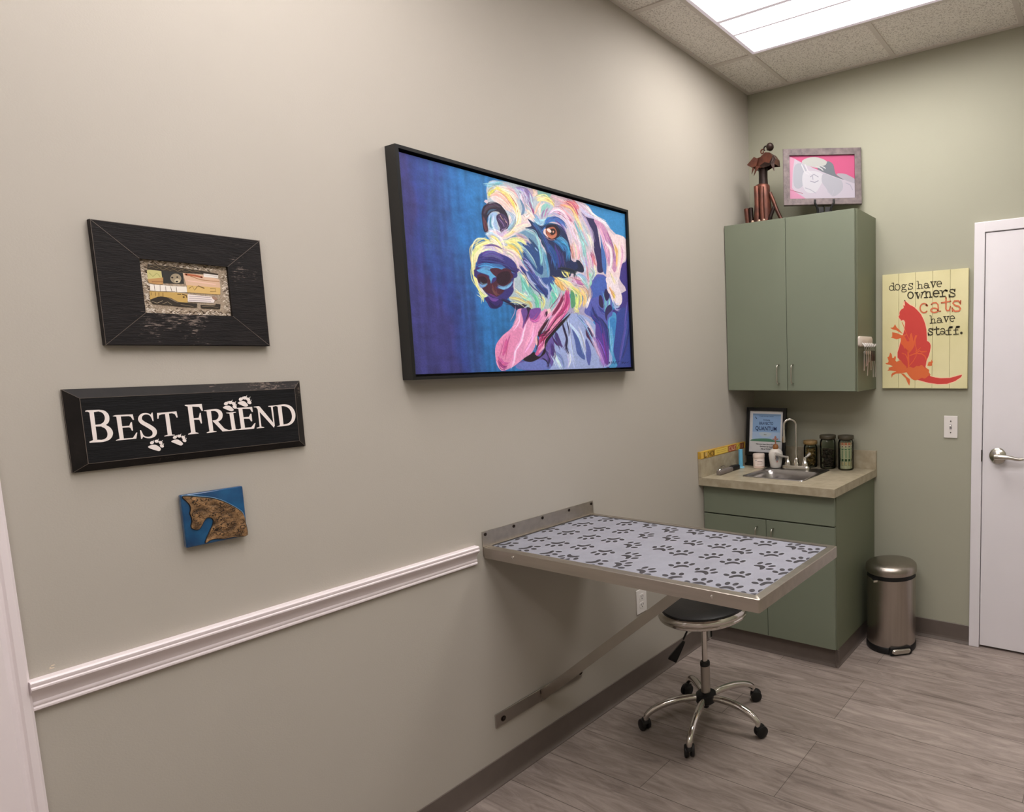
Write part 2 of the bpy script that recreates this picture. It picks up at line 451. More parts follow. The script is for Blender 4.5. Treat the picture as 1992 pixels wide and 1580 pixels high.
BESTFRIEND = """
Q 230 220 216 0.00 11.5 27 18.3 26.9 18.1 92.7 11.7 93.2
Q 230 220 216 0.00 5.7 26.6 8.3 25.6 27.8 26.3 26.7 29.5 18.5 30.5 11.3 30.6 8.9 28.6 5.7 28.7
R 230 220 216 0 26 26.2 34.5 28.6 40 36.4 41 46.3 38.7 54.7 33.9 59.7 25 29.4 30.7 32.6 33.7 39.6 33.6 46.9 30.9 53.3 25.4 57.7
Q 230 220 216 0.00 17.3 57.6 26.3 57.2 34.8 59.2 35.5 61.7 26 62 17.3 61.2
R 230 220 216 0 33.9 59.4 40.5 65.9 43.7 76 41.6 85.7 35.8 92.4 26 95.5 12.4 94.7 26.8 62.5 32.5 67.5 34.9 76.3 33.8 84.8 30 89.2 25.6 90.6 18.2 91.5
Q 230 220 216 0.00 5.8 92.5 12 89.6 19.6 89.9 25.5 90.9 26 95.6 6.1 94.7
Q 230 220 216 0.00 52 41 59.2 41 59.7 93.9 53 94.4
Q 230 220 216 0.00 46.5 41.2 51.3 39.7 78.9 40.4 79.8 52.7 77.9 52.9 75.3 45.4 71.7 43.8 59 43.4 52.7 43.5 47.1 42.1
Q 230 220 216 0.00 58.7 65.2 71 65.1 73.9 57.8 76 57.4 76.1 76.3 74.3 76.4 72.5 70.2 70.3 68.5 58.8 68.3
Q 230 220 216 0.00 46.7 94.2 52.7 91.8 59.9 92 74.5 92.4 81.3 81.2 82.7 81.4 79.8 94.9 47.1 95.2
V 230 220 216 0 111.3 57.3 1.54 109.8 49.5 1.98 106.4 43.4 2.65 99.9 41 3.31 93.1 43.6 4.85 89.8 51.6 6.40 92.8 59.5 7.72 102.5 68.7 8.38 110.5 77.8 8.16 111.8 85.7 7.28 108.4 92.4 5.51 100.6 94.8 3.31 92.3 90.6 2.43 88.8 78.2 1.54
Q 230 220 216 0.00 111 39.3 112.3 39.4 112.2 58.7 110.8 58.8 107.7 45.4
Q 230 220 216 0.00 87.5 76.8 89.1 77.2 92.4 90 89.3 96.3 87.7 96.3
Q 230 220 216 0.00 133.3 42.9 140.2 42.8 141.3 94.1 133.8 93.9
Q 230 220 216 0.00 119.6 41 154.1 40.1 155.1 54.2 153 54.3 150.6 46.2 145.7 43.8 127.7 44.7 122.6 46.6 121.1 54.3 119.1 54.1
Q 230 220 216 0.00 127.3 94.5 134 92 141.9 92.8 146.4 93.6 145.8 95.2 127.7 95.5
Q 230 220 216 0.00 175.2 28.1 183.5 28 184.5 93.6 176.2 93.4
Q 230 220 216 0.00 170.4 26.4 202.1 26.3 202.7 42.7 200.7 43.3 196.5 33.1 183.2 31.2 176.6 31 170.5 28.5
Q 230 220 216 0.00 182.7 58.9 193.4 58.4 196.5 47.3 198.2 47.4 198.5 72.3 196.5 72.8 194.1 63.4 183 62.4
Q 230 220 216 0.00 170.4 94.7 176.3 91.4 185.1 92.3 190 94.5 189.5 95.9 170.5 96.1
Q 230 220 216 0.00 209.4 41.8 218 41.7 218.6 93.6 211 94.3
Q 230 220 216 0.00 204.2 42.1 216.3 40.9 223.2 42.1 218.4 44.6 210.3 44.7 204.7 43.6
R 230 220 216 0 217.5 40.9 229.1 40.6 237 45.2 240.1 54.2 237.9 64.3 231.5 70.3 220.8 72.2 218.4 44.6 225.3 45.1 230.2 49.1 232 56.5 229.7 63.6 225.3 66.8 218.9 67.7
Q 230 220 216 0.00 219.8 69.9 228.1 68.5 240.7 89.3 248.7 93.8 249.1 96.1 236.5 96.2
Q 230 220 216 0.00 205.2 95.1 211.1 92.9 218.6 92.9 224.9 94.3 224.2 95.7 205.7 96.6
Q 230 220 216 0.00 253.7 53.1 261.6 53 263.2 94.6 255.3 94.5
Q 230 220 216 0.00 247.3 51.1 266.7 50.7 267.6 52.2 260.3 54 254.8 54.2 247.7 52.6
Q 230 220 216 0.00 248.6 94.5 256 93.1 262.7 93 269.4 94.4 268.6 95.8 249.1 96.4
Q 230 220 216 0.00 272.9 41.9 281 41.7 282.5 93.5 274.3 94.2
Q 230 220 216 0.00 268.1 41.3 301.9 40.9 302.6 53.4 300.2 53.6 297 45.9 280.8 44.3 273.4 44.2 268.6 42.4
Q 230 220 216 0.00 280.4 65.6 292.9 65.4 296.7 57.9 298.9 58.1 299 77 296.4 77.1 293.8 70.5 280.7 69.1
Q 230 220 216 0.00 266.9 94.6 274.5 92.7 282.6 92 295.9 91.8 303.7 82 305.6 82.1 301.3 96.1 267.4 96.2
Q 230 220 216 0.00 313.2 44.7 316.7 49.5 317.4 93.9 313.5 94.3
Q 230 220 216 0.00 305.1 40.8 316.1 40.3 317.8 43.5 310.1 43.3 305.6 42.4
Q 230 220 216 0.00 310.1 42.2 318 41.2 345.4 87.3 345.2 97.4 343.9 97.3 314.6 51.7
Q 230 220 216 0.00 342.3 42.1 346.4 42.1 346.9 93.7 344.7 95.8
Q 230 220 216 0.00 336.4 41.4 353.9 41 353.8 42.6 346.9 44.3 342.2 44.3 336.9 43
Q 230 220 216 0.00 306.6 94.7 312.5 92.7 318.4 92.8 323.5 94.8 322.7 96.3 307.1 96.3
Q 230 220 216 0.00 357.2 42.3 366.1 41.8 366.7 94 358.4 94
R 230 220 216 0 352.5 41.2 373.2 39.7 386.7 45.1 394.3 56.7 396.3 71.3 391.9 85.3 381.3 94.6 365.8 96.3 351 96.3 356.3 44.6 370.1 44.3 380.8 49.4 386.3 59.3 388 72.2 385 83.1 377.4 90.3 366.1 92.4 357.8 93.5
P 230 220 216 0.00 97.6 114.9 103.1 112.4 110.7 112.7 118 120.1 118.1 125.3 114.5 127.4 103.3 121.4 98.8 118.2
P 230 220 216 0 108.4 105.6 107.8 108.3 105.6 110.2 102.9 110 101.5 108 102 105.3 104.3 103.5 106.9 103.6
Q 230 220 216 0.00 105.8 105 108.2 104.4 109 101.1
P 230 220 216 0 116.6 105.7 115.2 107.8 112.6 108.2 110.3 106.6 109.6 104 111 101.8 113.6 101.4 115.9 103
Q 230 220 216 0.00 114 103 116.4 102.4 117.2 99.1
P 230 220 216 0 122.4 111.9 120.3 112.9 117.9 111.5 116.5 108.5 116.9 105.8 118.9 104.8 121.3 106.2 122.8 109.1
Q 230 220 216 0.00 120.5 107 123 106.4 123.8 103.1
P 230 220 216 0 124.3 119 122.4 120.4 119.8 119.6 118 117 118.1 114.2 119.9 112.7 122.5 113.6 124.4 116.2
Q 230 220 216 0.00 122.1 114.7 124.5 114.1 125.4 110.8
P 230 220 216 0.00 138.5 108.2 143 105.5 151.1 105.7 158.6 114.6 157.2 119.1 153.1 119.5 144.4 113.5 139.6 110.3
P 230 220 216 0 149.4 98.3 148.8 101.1 146.4 103 143.7 102.9 142.1 100.8 142.7 98.1 145.1 96.2 147.8 96.3
Q 230 220 216 0.00 146.7 97.7 149.2 97.1 150.1 93.7
P 230 220 216 0 157.2 98.6 155.8 100.9 153 101.3 150.6 99.7 149.8 97 151.3 94.7 154 94.3 156.5 95.9
Q 230 220 216 0.00 154.5 95.9 157 95.3 157.9 91.9
P 230 220 216 0 163.5 104.9 161.4 106 158.8 104.5 157.3 101.5 157.7 98.6 159.9 97.6 162.4 99 164 102.1
Q 230 220 216 0.00 161.6 99.9 164.1 99.2 165 95.9
P 230 220 216 0 165.4 111.5 163.5 113 160.7 112.1 158.8 109.5 158.9 106.6 160.8 105.1 163.6 105.9 165.5 108.6
Q 230 220 216 0.00 163.1 107.1 165.7 106.5 166.5 103.1
P 230 220 216 0.00 242.1 37.6 247.4 34.6 255.8 35.1 262.4 43.4 262.1 47.1 257.1 48.2 247.9 43.1 242.8 39.8
P 230 220 216 0 253.3 27.2 252.6 30.4 249.8 32.6 246.6 32.6 244.7 30.4 245.4 27.3 248.2 25.1 251.5 25
Q 230 220 216 0.00 250.2 26.7 253.1 25.9 254.1 22.1
P 230 220 216 0 262 27.6 260.3 30.2 257 30.8 254.1 29.1 253.2 26.1 254.9 23.6 258.2 22.9 261.2 24.6
Q 230 220 216 0.00 258.8 24.7 261.7 23.9 262.8 20.1
P 230 220 216 0 267.8 34 265.3 35.3 262.2 33.8 260.4 30.5 260.9 27.3 263.5 26.1 266.5 27.5 268.3 30.8
Q 230 220 216 0.00 265.5 28.5 268.5 27.7 269.6 23.9
P 230 220 216 0 269.4 41 267 42.8 263.8 41.9 261.5 39.1 261.6 35.9 263.9 34.1 267.1 34.9 269.4 37.8
Q 230 220 216 0.00 266.6 36.3 269.6 35.5 270.7 31.7
P 230 220 216 0.00 272.8 28.5 277.9 25.6 286 25.6 292.9 34.3 291.9 38.7 286.2 39.1 277.9 34.1 273.2 30.8
P 230 220 216 0 284.3 18.4 283.6 21.6 280.7 23.9 277.3 23.9 275.4 21.6 276.1 18.5 279 16.2 282.4 16.1
Q 230 220 216 0.00 281 17.8 284.1 17 285.2 13.1
P 230 220 216 0 292.9 18.5 291.1 21.1 287.7 21.8 284.6 20.1 283.7 17.1 285.5 14.5 288.9 13.8 292 15.5
Q 230 220 216 0.00 289.5 15.6 292.6 14.7 293.6 10.9
P 230 220 216 0 298.4 25 295.8 26.3 292.6 24.8 290.7 21.5 291.2 18.2 293.8 16.9 297 18.4 298.9 21.7
Q 230 220 216 0.00 296 19.4 299.1 18.5 300.2 14.7
P 230 220 216 0 300.8 32.2 298.3 33.9 295 33.1 292.6 30.2 292.7 27 295.1 25.2 298.4 26 300.8 28.9
Q 230 220 216 0.00 297.9 27.4 301 26.5 302.1 22.6
"""
CAT = """
L 243 195 164 6.99 121.5 141.3 149.3 165.2 172.1 177.7 207.7 216.1 230.2 267.9 238.1 318.9 239.7 353.8 255.7 367 258.9 389.3 249.2 430.3 238 455.5 233.1 487.3 249.2 522.7 258.8 538.7 312.8 547.1 359.9 545.8 390.9 536.7 418.6 529.1 415.5 540 384.8 561.7 344.3 575.7 297 577.1 249.1 570.6 200.6 557.5 154.8 544.3 135.1 508.5 108.7 466 83.8 436.2 83.9 410.3 99.1 358.8 105.9 336.4 115.9 307.8 122.6 282.3 124.4 253.5 112.9 240.1 102.9 244.5 94.6 232.8 88 222.8 94.7 213.5 96.5 194.3 116.4 179.3 114.8 163.2 121.5 141.3
Q 200 67 60 0.00 121.5 141.3 131.3 149.8 149.3 165.2 160.8 170.7 172.1 177.7 191.6 197.8 207.7 216.1 222.2 245.3 230.2 267.9 235.9 293.4 238.1 318.9 239.7 353.8 249.3 358.9 255.7 367 259.5 378.2 258.9 389.3 255 411.4 249.2 430.3 238 455.5 233.1 487.3 239.5 509.8 249.2 522.7 258.8 536.2 284.3 543.7 312.8 547.1 359.9 545.8 390.9 536.7 418.6 529.1 418 535.3 412.5 543.1 384.8 561.7 344.3 575.7 297 577.1 249.1 570.6 200.6 557.5 154.8 544.3 135.1 508.5 108.7 466 83.8 436.2 83.9 410.3 99.1 358.8 105.9 336.4 115.9 307.8 122.6 282.3 124.4 253.5 119.5 243.6 112.9 240.1 102.9 244.5 99.6 237.9 94.6 232.8 88 222.8 94.7 213.5 93.1 203.8 96.5 194.3 106.5 183.6 116.4 179.3 114.8 163.2 123 168.5
Q 213 105 58 0.00 42.5 278.9 57.6 278 62.7 273.3 69.5 260.7 79.4 278.9 92.7 290.7 112.6 314.1 102.6 308.9 76 293.3 55.9 287.6
Q 213 105 58 0.00 47.3 331.1 54.1 324.9 54.2 302.1 79.3 308 107.6 320.4 135.7 315 109.2 333.3 79.2 340.4
Q 220 98 56 0.00 100.9 326.6 115.9 317.4 135.6 353.6 145.5 353.9 150.5 318.7 158.7 307.8 165.2 335.3 168.4 354.6 178.3 323 189.7 322.8 176.6 354.9 174.9 374.1 165.1 393 155.2 405.6 142 418.2 135.5 398.6 125.6 388.7 120.6 391.8 114 375.4 102.4 365.4
L 220 98 56 8.48 140.4 402 142.6 450.4 143.4 508.6
L 220 98 56 3.26 107.8 252.7 119.3 279 129.2 308.3 148.8 347.6
L 220 98 56 3.88 178.3 335.8 178.2 367.8 184.7 396.8 183 432 168.2 457.4 148.4 479.6
L 220 98 56 5.78 150.2 428 181.4 415.9 213.8 419.9 230 433 238 452.3
L 220 98 56 6.43 181.4 415.9 200.9 403.6 210.6 410.2 236.4 407.7
L 220 98 56 4.90 108.9 414.1 125.5 421 135.3 437.4 140.2 456.8
L 220 98 56 3.86 181.4 406.3 200.9 394 205.8 387.8
Q 213 105 58 0.00 16 464.3 29.6 464.6 34.8 454.8 28.1 435 36.6 430.3 43.5 409.2 51.9 419.2 55.2 438.9 63.6 437.4 70.4 426.2 75.4 436.1 71.9 452.3 78.6 458.9 102.1 449.6 108.7 462.7 131.9 485.8 135.1 515 101.8 521.1 75 522.5 58.1 530.5 51.3 545.2 49.7 527.1 56.5 517.4 78.4 511.1 51.5 505.9 27.7 505.6 37.9 497.5 32.9 490.9 58.3 483 41.5 474.6 24.5 472.7
P 213 105 58 0.00 128.5 505.2 148.4 486.1 168.1 492.8 184.5 483.4 200.8 483.6 213.7 477.4 233.1 496.9 249.2 516.3 245.9 535.4 229.8 548.1 213.6 544.8 200.6 551.1 181 557.4 158.1 547.6
Q 213 105 58 0.00 101.8 521.1 118.5 522.9 135 540.9 149.8 550.8 151.4 567 148.1 586.4 138.2 570.1 128.3 547.4
Q 213 105 58 0.00 242.8 481.1 249.2 462.1 262 460.7 263.6 449.7 271.6 462.5 266.8 472 268.4 481.5 255.6 484.5
Q 213 105 58 0.00 233.1 490.5 252.4 503.6 250.8 516.3 260.4 529.2 249.1 535.4 236.3 528.9
L 58 53 36 4.42 61.7 46 63.4 83.5
L 58 53 36 4.41 52.4 46.6 61.7 46
L 58 53 36 4.41 63.4 83.5 70.3 83
L 58 53 36 4.44 62.6 72.3 61.7 67.5 59.1 63.4 55.1 60.5 50.5 59.2 45.8 59.8 41.8 62.2 39.1 66 38.1 70.6 39.1 75.3 41.7 79.5 45.7 82.4 50.3 83.7 55 83.1 59 80.7 61.7 76.9 62.6 72.3
L 58 53 36 4.41 95.9 70 94.9 64.1 92.1 59 87.8 55.4 82.8 53.9 77.7 54.7 73.4 57.7 70.6 62.4 69.5 68.2 70.5 74.1 73.4 79.2 77.6 82.8 82.7 84.3 87.7 83.5 92 80.5 94.9 75.8 95.9 70
L 58 53 36 4.38 124.5 66.5 123.8 63.3 121.9 60.6 119 58.6 115.6 57.8 112.2 58.1 109.3 59.7 107.4 62.2 106.7 65.2 107.3 68.4 109.3 71.1 112.1 73.1 115.6 73.9 119 73.6 121.8 72 123.8 69.5 124.5 66.5
L 58 53 36 4.35 122.1 61.3 131.8 58.7
L 58 53 36 4.36 110.3 73.1 106.4 79.6 118.1 82.2 129.9 86.3 131.1 92.7 120.7 96.5 107.6 94.9 104.5 88.4 110.3 82.4
L 58 53 36 4.33 163.7 54.7 163.7 63.5
L 58 53 36 4.33 163.1 59.7 155.9 54.9 145.6 55.9 142.9 62.7 152 68.9 161.8 73.4 164.4 79.9 155.8 84.8 144.2 84 140.6 78.2
L 58 53 36 4.35 140.3 75.7 141.6 85.3
L 58 53 36 4.30 185.6 45.8 192 46.2 194.5 83.9
L 58 53 36 4.29 193.2 68.8 200.9 62.4 209.8 64.5 212.3 83.9
L 58 53 36 4.30 186.8 84.2 201.4 83.9
L 58 53 36 4.28 206.5 83.8 217.9 83.3
L 58 53 36 4.26 224.3 64.1 231.4 59.6 240.8 61.8 245.6 71.1 245.6 83 252.1 83.5
L 58 53 36 4.28 243.6 77.9 242.8 75.2 240.6 72.8 237.3 71 233.4 70.2 229.6 70.5 226.3 71.7 224.1 73.8 223.3 76.5 224.1 79.2 226.3 81.6 229.6 83.3 233.4 84.2 237.3 83.9 240.6 82.6 242.8 80.5 243.6 77.9
L 58 53 36 4.23 255.4 54.7 269.2 54.7
L 58 53 36 5.98 260.7 54.8 270.2 82.2
L 58 53 36 4.22 270.2 82.2 281.3 55.3
L 58 53 36 4.22 274.8 55.3 285.5 54.9
L 58 53 36 4.22 312.6 69.2 312 64.4 310 60.1 307 56.7 303.3 54.6 299.3 54.1 295.4 55.1 292.2 57.7 289.9 61.5 288.8 66.1 289.1 70.9 290.7 75.5 293.4 79.2 297 81.7 301 82.7 304.9 82 308.4 79.9
L 58 53 36 4.20 289.3 68.8 312.6 67.5
L 58 53 36 4.27 254 226.1 260.4 226.4 262.9 264
L 58 53 36 4.25 261.6 248.9 269.2 242.3 278 244.2 280.5 263.5
L 58 53 36 4.26 255.3 264.4 269.7 263.8
L 58 53 36 4.25 274.7 263.5 286 262.8
L 58 53 36 4.22 292.3 243.4 299.3 238.8 308.5 240.7 313.2 249.9 313.2 261.8 319.7 262.1
L 58 53 36 4.24 311.2 256.7 310.5 254 308.3 251.7 305.1 250 301.3 249.3 297.4 249.7 294.2 251 292 253.2 291.3 255.8 292 258.5 294.2 260.9 297.4 262.5 301.3 263.2 305.1 262.9 308.3 261.5 310.5 259.4 311.2 256.7
L 58 53 36 4.20 322.9 233.3 336.5 232.9
L 58 53 36 5.93 328.1 233.3 337.5 260.4
L 58 53 36 4.19 337.5 260.4 348.4 233.3
L 58 53 36 4.19 342 233.5 352.5 232.8
L 58 53 36 4.18 379.3 246.4 378.6 241.6 376.7 237.3 373.7 234 370.1 232 366.1 231.6 362.3 232.8 359.1 235.4 356.9 239.3 355.8 243.8 356.1 248.7 357.7 253.2 360.4 256.8 363.9 259.2 367.8 260.1 371.7 259.4 375.1 257.1
L 58 53 36 4.16 356.3 246.5 379.3 244.7
L 58 53 36 6.15 166.9 116 165.8 109.7 162.7 104.1 158.1 100.3 152.7 98.7 147.2 99.6 142.6 102.8 139.5 107.9 138.4 114.1 139.4 120.5 142.5 126 147.1 129.9 152.6 131.5 158.1 130.5 162.7 127.3 165.8 122.2 166.9 116
L 58 53 36 6.08 176.4 104.5 190.6 104.2
L 58 53 36 7.61 183.4 105 192.6 133.2
L 58 53 36 6.07 192.6 133.2 202.1 110 207.2 134.1 216.9 104.7
L 58 53 36 6.05 209.8 105 221.2 104.3
L 58 53 36 6.03 223.8 100.2 232.7 100 235.2 130.9
L 58 53 36 6.01 234.4 112.1 241.5 103.1 252.9 103.9 256.6 131
L 58 53 36 6.03 225 132 241.5 131.8
L 58 53 36 6.00 250.3 131.8 264.2 131.7
L 58 53 36 5.98 300 116.4 299.2 111 296.8 106 293.2 102.1 288.6 99.7 283.8 99.1 279.1 100.4 275.1 103.4 272.3 107.7 271.1 112.9 271.4 118.4 273.3 123.6 276.7 127.9 281 130.7 285.8 131.8 290.6 131.1 294.8 128.6
L 58 53 36 5.95 271.2 115 299.2 114.4
L 58 53 36 5.93 304.2 101.9 314.1 101.3 317.9 131.2
L 58 53 36 5.92 316.6 117.5 322.8 105.6 332.7 100.9
L 58 53 36 9.83 331.5 101.8 340.1 104.8
L 58 53 36 5.92 305.5 132.4 331.5 132
L 58 53 36 5.86 379.3 100.4 378.1 110.6
L 58 53 36 5.86 378 104.9 368.3 99.6 356 101 353.6 110.1 365.9 117.1 378.1 122.8 380.5 131.5 370.8 137 357.3 135.6 351.2 127.2
L 58 53 36 5.89 351.2 124.7 351.7 137.5
L 207 111 76 7.10 236.7 168.1 231.7 164.3 226 162.2 220.1 162.1 214.4 163.9 209.6 167.5 205.9 172.7 203.7 178.9 203.3 185.7 204.5 192.4 207.4 198.5 211.7 203.4 217 206.9 222.8 208.4 228.7 208 234.2 205.7 238.7 201.6
L 207 111 76 10.06 233.8 168.2 240.2 173.6
L 207 111 76 6.96 261.1 169.1 269.2 161.6 285.5 161.3 295 171.1 298 205.4 308 205.5
L 207 111 76 7.02 294.8 200.3 293.4 196.1 289.5 192.3 283.6 189.6 276.7 188.4 269.8 188.8 263.9 190.9 260 194.2 258.6 198.3 260 202.6 263.9 206.4 269.8 209.1 276.7 210.3 283.6 209.8 289.5 207.7 293.4 204.4 294.8 200.3
L 207 111 76 7.89 335.2 138.9 335.2 195.1 341.4 204.8 352.5 203.4 358.1 185.3
L 207 111 76 6.87 312.2 163.7 359.1 158.3
L 207 111 76 6.80 408.5 158.9 407.3 174.7
L 207 111 76 8.28 406.8 169.8 396.4 158.9 378.1 158.3 369.9 168.8 380.6 180 400.1 186.5 407.9 197.9 401.4 209 380.7 209.9 368.4 198.2
L 207 111 76 6.87 367.2 192 368 209.2
L 58 53 36 6.03 269.7 290.8 269.1 300
L 58 53 36 6.04 269.2 296.2 259.1 291.3 250.2 293.4 249.4 301.7 259 307.1 269.1 313.2 268.6 321.2 257.8 324.6 247.6 320.4
L 58 53 36 6.06 246.4 312.9 247.1 324.9
L 58 53 36 6.00 288.8 284.6 289.3 317 294.8 324.7 304.3 321.3
L 58 53 36 5.98 276.7 296 301.3 294.3
L 58 53 36 4.21 309.8 297.4 318 292.5 327.9 295.4 331.6 305 331.7 321.6 338.6 322.9
L 58 53 36 4.24 328.4 314.8 327.6 311.9 325.4 309.4 322 307.7 318 306.9 314 307.3 310.6 308.8 308.3 311.2 307.5 314 308.3 316.9 310.6 319.4 314 321.1 318 321.9 322 321.4 325.4 319.9 327.6 317.6 328.4 314.8
L 58 53 36 4.94 351.4 324.4 348.9 297.5 353.9 289.3
L 58 53 36 10.82 355.1 289.9 366.1 288.4
L 58 53 36 4.19 339.6 304.1 361.3 303
L 58 53 36 4.19 339.1 325.9 364.2 324.8
L 58 53 36 4.90 387 324.6 384.5 297.2 389.4 288.7
L 58 53 36 10.74 390.6 289.3 401.6 287.8
L 58 53 36 4.16 375.2 303.7 396.7 302.6
L 58 53 36 4.16 374.8 325.4 399.7 324.4
P 58 53 36 0 420.3 319.6 418.4 324.2 413.8 326 409.2 323.9 407.2 319.1 409.1 314.5 413.8 312.7 418.4 314.8
"""
COLLAGE = """
Q 51 42 32 0.00 15.2 9.9 54.2 10.3 112 13.9 144.1 18.3 142.9 21.1 108.5 21.9 71.4 22.4 39.8 22.8 13.5 20.9
L 117 102 78 1.03 16.5 16.6 29.2 10.9 40.9 20.2 54.1 12.1 67 20.2 81.4 11.9 94.7 19 109.1 14.2
L 100 86 63 1.03 18.6 11.9 29.4 18.9 41.5 12.1 53.4 20.2 67.6 12 80.7 20.2 95.2 13.1 108.7 19
Q 43 43 40 0.00 38.1 21.6 75.9 22.9 76.3 48.1 37.7 49.9
Q 189 182 122 0.00 12.8 24.3 17.8 22 37.1 22.8 38.6 49.2 12.5 43.8
L 138 138 80 1.21 16.3 29.2 21.9 36.7 29.6 28 34.3 35.7
Q 180 138 88 0.00 12.4 43.4 39.6 37 38.3 52.5 25.8 53.6 13.7 51.1
L 138 90 56 1.43 19.2 48.4 37.9 46.9
P 148 134 111 0 72.2 36.1 68.6 44.2 61.2 48.1 54.4 45.3 52.1 37.7 55.6 29.6 62.9 25.8 69.8 28.5
P 192 178 150 0 69.9 42.1 68 45.6 64 47.3 60.2 46.2 58.9 43 60.7 39.6 64.7 37.9 68.5 38.9
P 36 30 26 0 57.8 35.5 57.1 36.9 55.7 37.6 54.3 37.1 53.8 35.8 54.5 34.5 56 33.8 57.3 34.2
P 36 30 26 0 66.9 33.6 66.2 34.9 64.9 35.5 63.6 35.1 63.2 33.9 63.8 32.6 65.2 32 66.4 32.4
P 28 24 22 0 65.7 43.9 64.9 45.2 63.2 45.9 61.5 45.5 61 44.2 61.8 42.9 63.5 42.2 65.1 42.6
Q 207 172 146 0.00 75.9 23.2 113.1 23.3 145 31.5 144.9 51.9 80.1 51.9
L 166 92 60 4.64 81.2 26 98.8 26.9 110.8 29.5
L 154 112 72 1.71 89.3 28.9 107.5 35.6 126.4 36.5 143.7 36.4
L 221 184 168 2.54 82 40 107 41.6 135.4 44.2
Q 224 216 208 0.00 114.8 20.2 143.3 21.7 142.3 29 114.6 28.2
L 138 128 128 0.65 116 23.1 140.7 24.6
Q 204 170 106 0.00 81.1 50.7 145 51.3 143.3 68 79.9 67.5
L 122 96 52 1.48 84.3 57.5 91.2 52.3 94.2 61.5 100.6 51.6
L 122 96 52 2.56 102.5 50.8 112.6 54.9
L 138 112 64 1.51 125 54.6 134.6 53.9 135.1 61.1 124.5 61.8
Q 226 218 208 0.00 15.2 54.2 50.7 55.2 79.9 54.3 80.1 67.2 60.5 69.1 31.7 69.3 14.1 68.5
L 90 74 56 0.81 22.2 54.5 22.4 68.8
L 90 74 56 0.81 32.3 55.4 31.7 69.3
L 90 74 56 0.82 41.6 57.1 42 68.6
L 90 74 56 0.82 50.6 56.4 52.4 67.9
L 90 74 56 0.83 61 56.8 61 68.5
L 106 84 54 1.24 12.2 70.1 33.5 69.2 57 67.6 63.1 70.1
Q 187 154 88 0.00 13 70.4 60.5 69.1 80.5 71.3 78.5 91.5 61.5 90.7 48.6 82.4 30.8 79.8 12.2 91.6
L 106 74 36 1.01 15.5 72.7 15.5 78.5
L 106 74 36 1.01 22.6 72.3 22 79.2
L 106 74 36 1.02 28.8 72.4 28.3 78.8
L 106 74 36 1.02 35.9 71.9 35.3 79.5
L 74 48 24 1.87 62 73.1 67.5 72.8
L 74 48 24 1.88 70.3 72.6 77.5 74.4 78 79.1
P 74 48 24 0 74.4 78.8 73.7 80.1 72.4 80.8 71.1 80.3 70.7 79 71.3 77.6 72.7 77 73.9 77.5
Q 224 212 208 0.00 80.4 71.9 134.1 74.6 128.2 88.6 79.1 89.1
L 122 106 116 0.97 82 75.9 123.4 76.2
L 122 106 116 0.97 81.6 80.7 124.9 80.9
L 122 106 116 0.97 81.2 85.4 122.7 85.3
P 154 122 104 0.00 125.4 74.9 133.1 73.8 136.6 79 130.6 81.8
Q 44 36 28 0.00 11.6 89.1 26.3 81.2 41.4 81.4 50 86.7 58.7 92.1 78 91.5 96.6 92.2 94.9 101.8 69.9 101.4 47.2 99.7 16.1 98
L 160 144 120 1.01 14.8 92.3 23.4 95.9 33.6 90
L 138 122 100 1.03 33 97 42.4 91.8 49.2 97.3
L 138 122 100 0.94 65.7 96.3 79.4 97.9 88.5 100.4
Q 44 36 28 0.00 102 94.9 130.6 94.4 131.9 90.2 141.5 91.4 139.7 102.4 103.3 102.5
L 122 106 84 0.97 105.5 98.8 121.8 96.7 136 99.6
"""
HORSE = """P 16 16 16 0.00 3 4.3 12.5 5 33.5 11.3 55.9 18.6 71.9 27.2 82.6 35.2 93.4 44.6 109.5 60.9 116.4 73.6 118.6 93.5 120 124.5 105.3 124.8 90.8 122.4 74.1 122.1 57.7 117.8 44.6 118.4 35.7 122.9 39.4 111.5 46.5 97 52.4 84.9 55.5 74.7 54.1 67.6 48.8 62.9 42.3 63.3 36.6 70 32 78.3 26.3 86.3 19.9 86 13.6 81.7 12.8 74.7 15.4 64.6 14.7 53.7 13 45.2 14.9 37.6 14.8 26.9 9.9 16.3"""
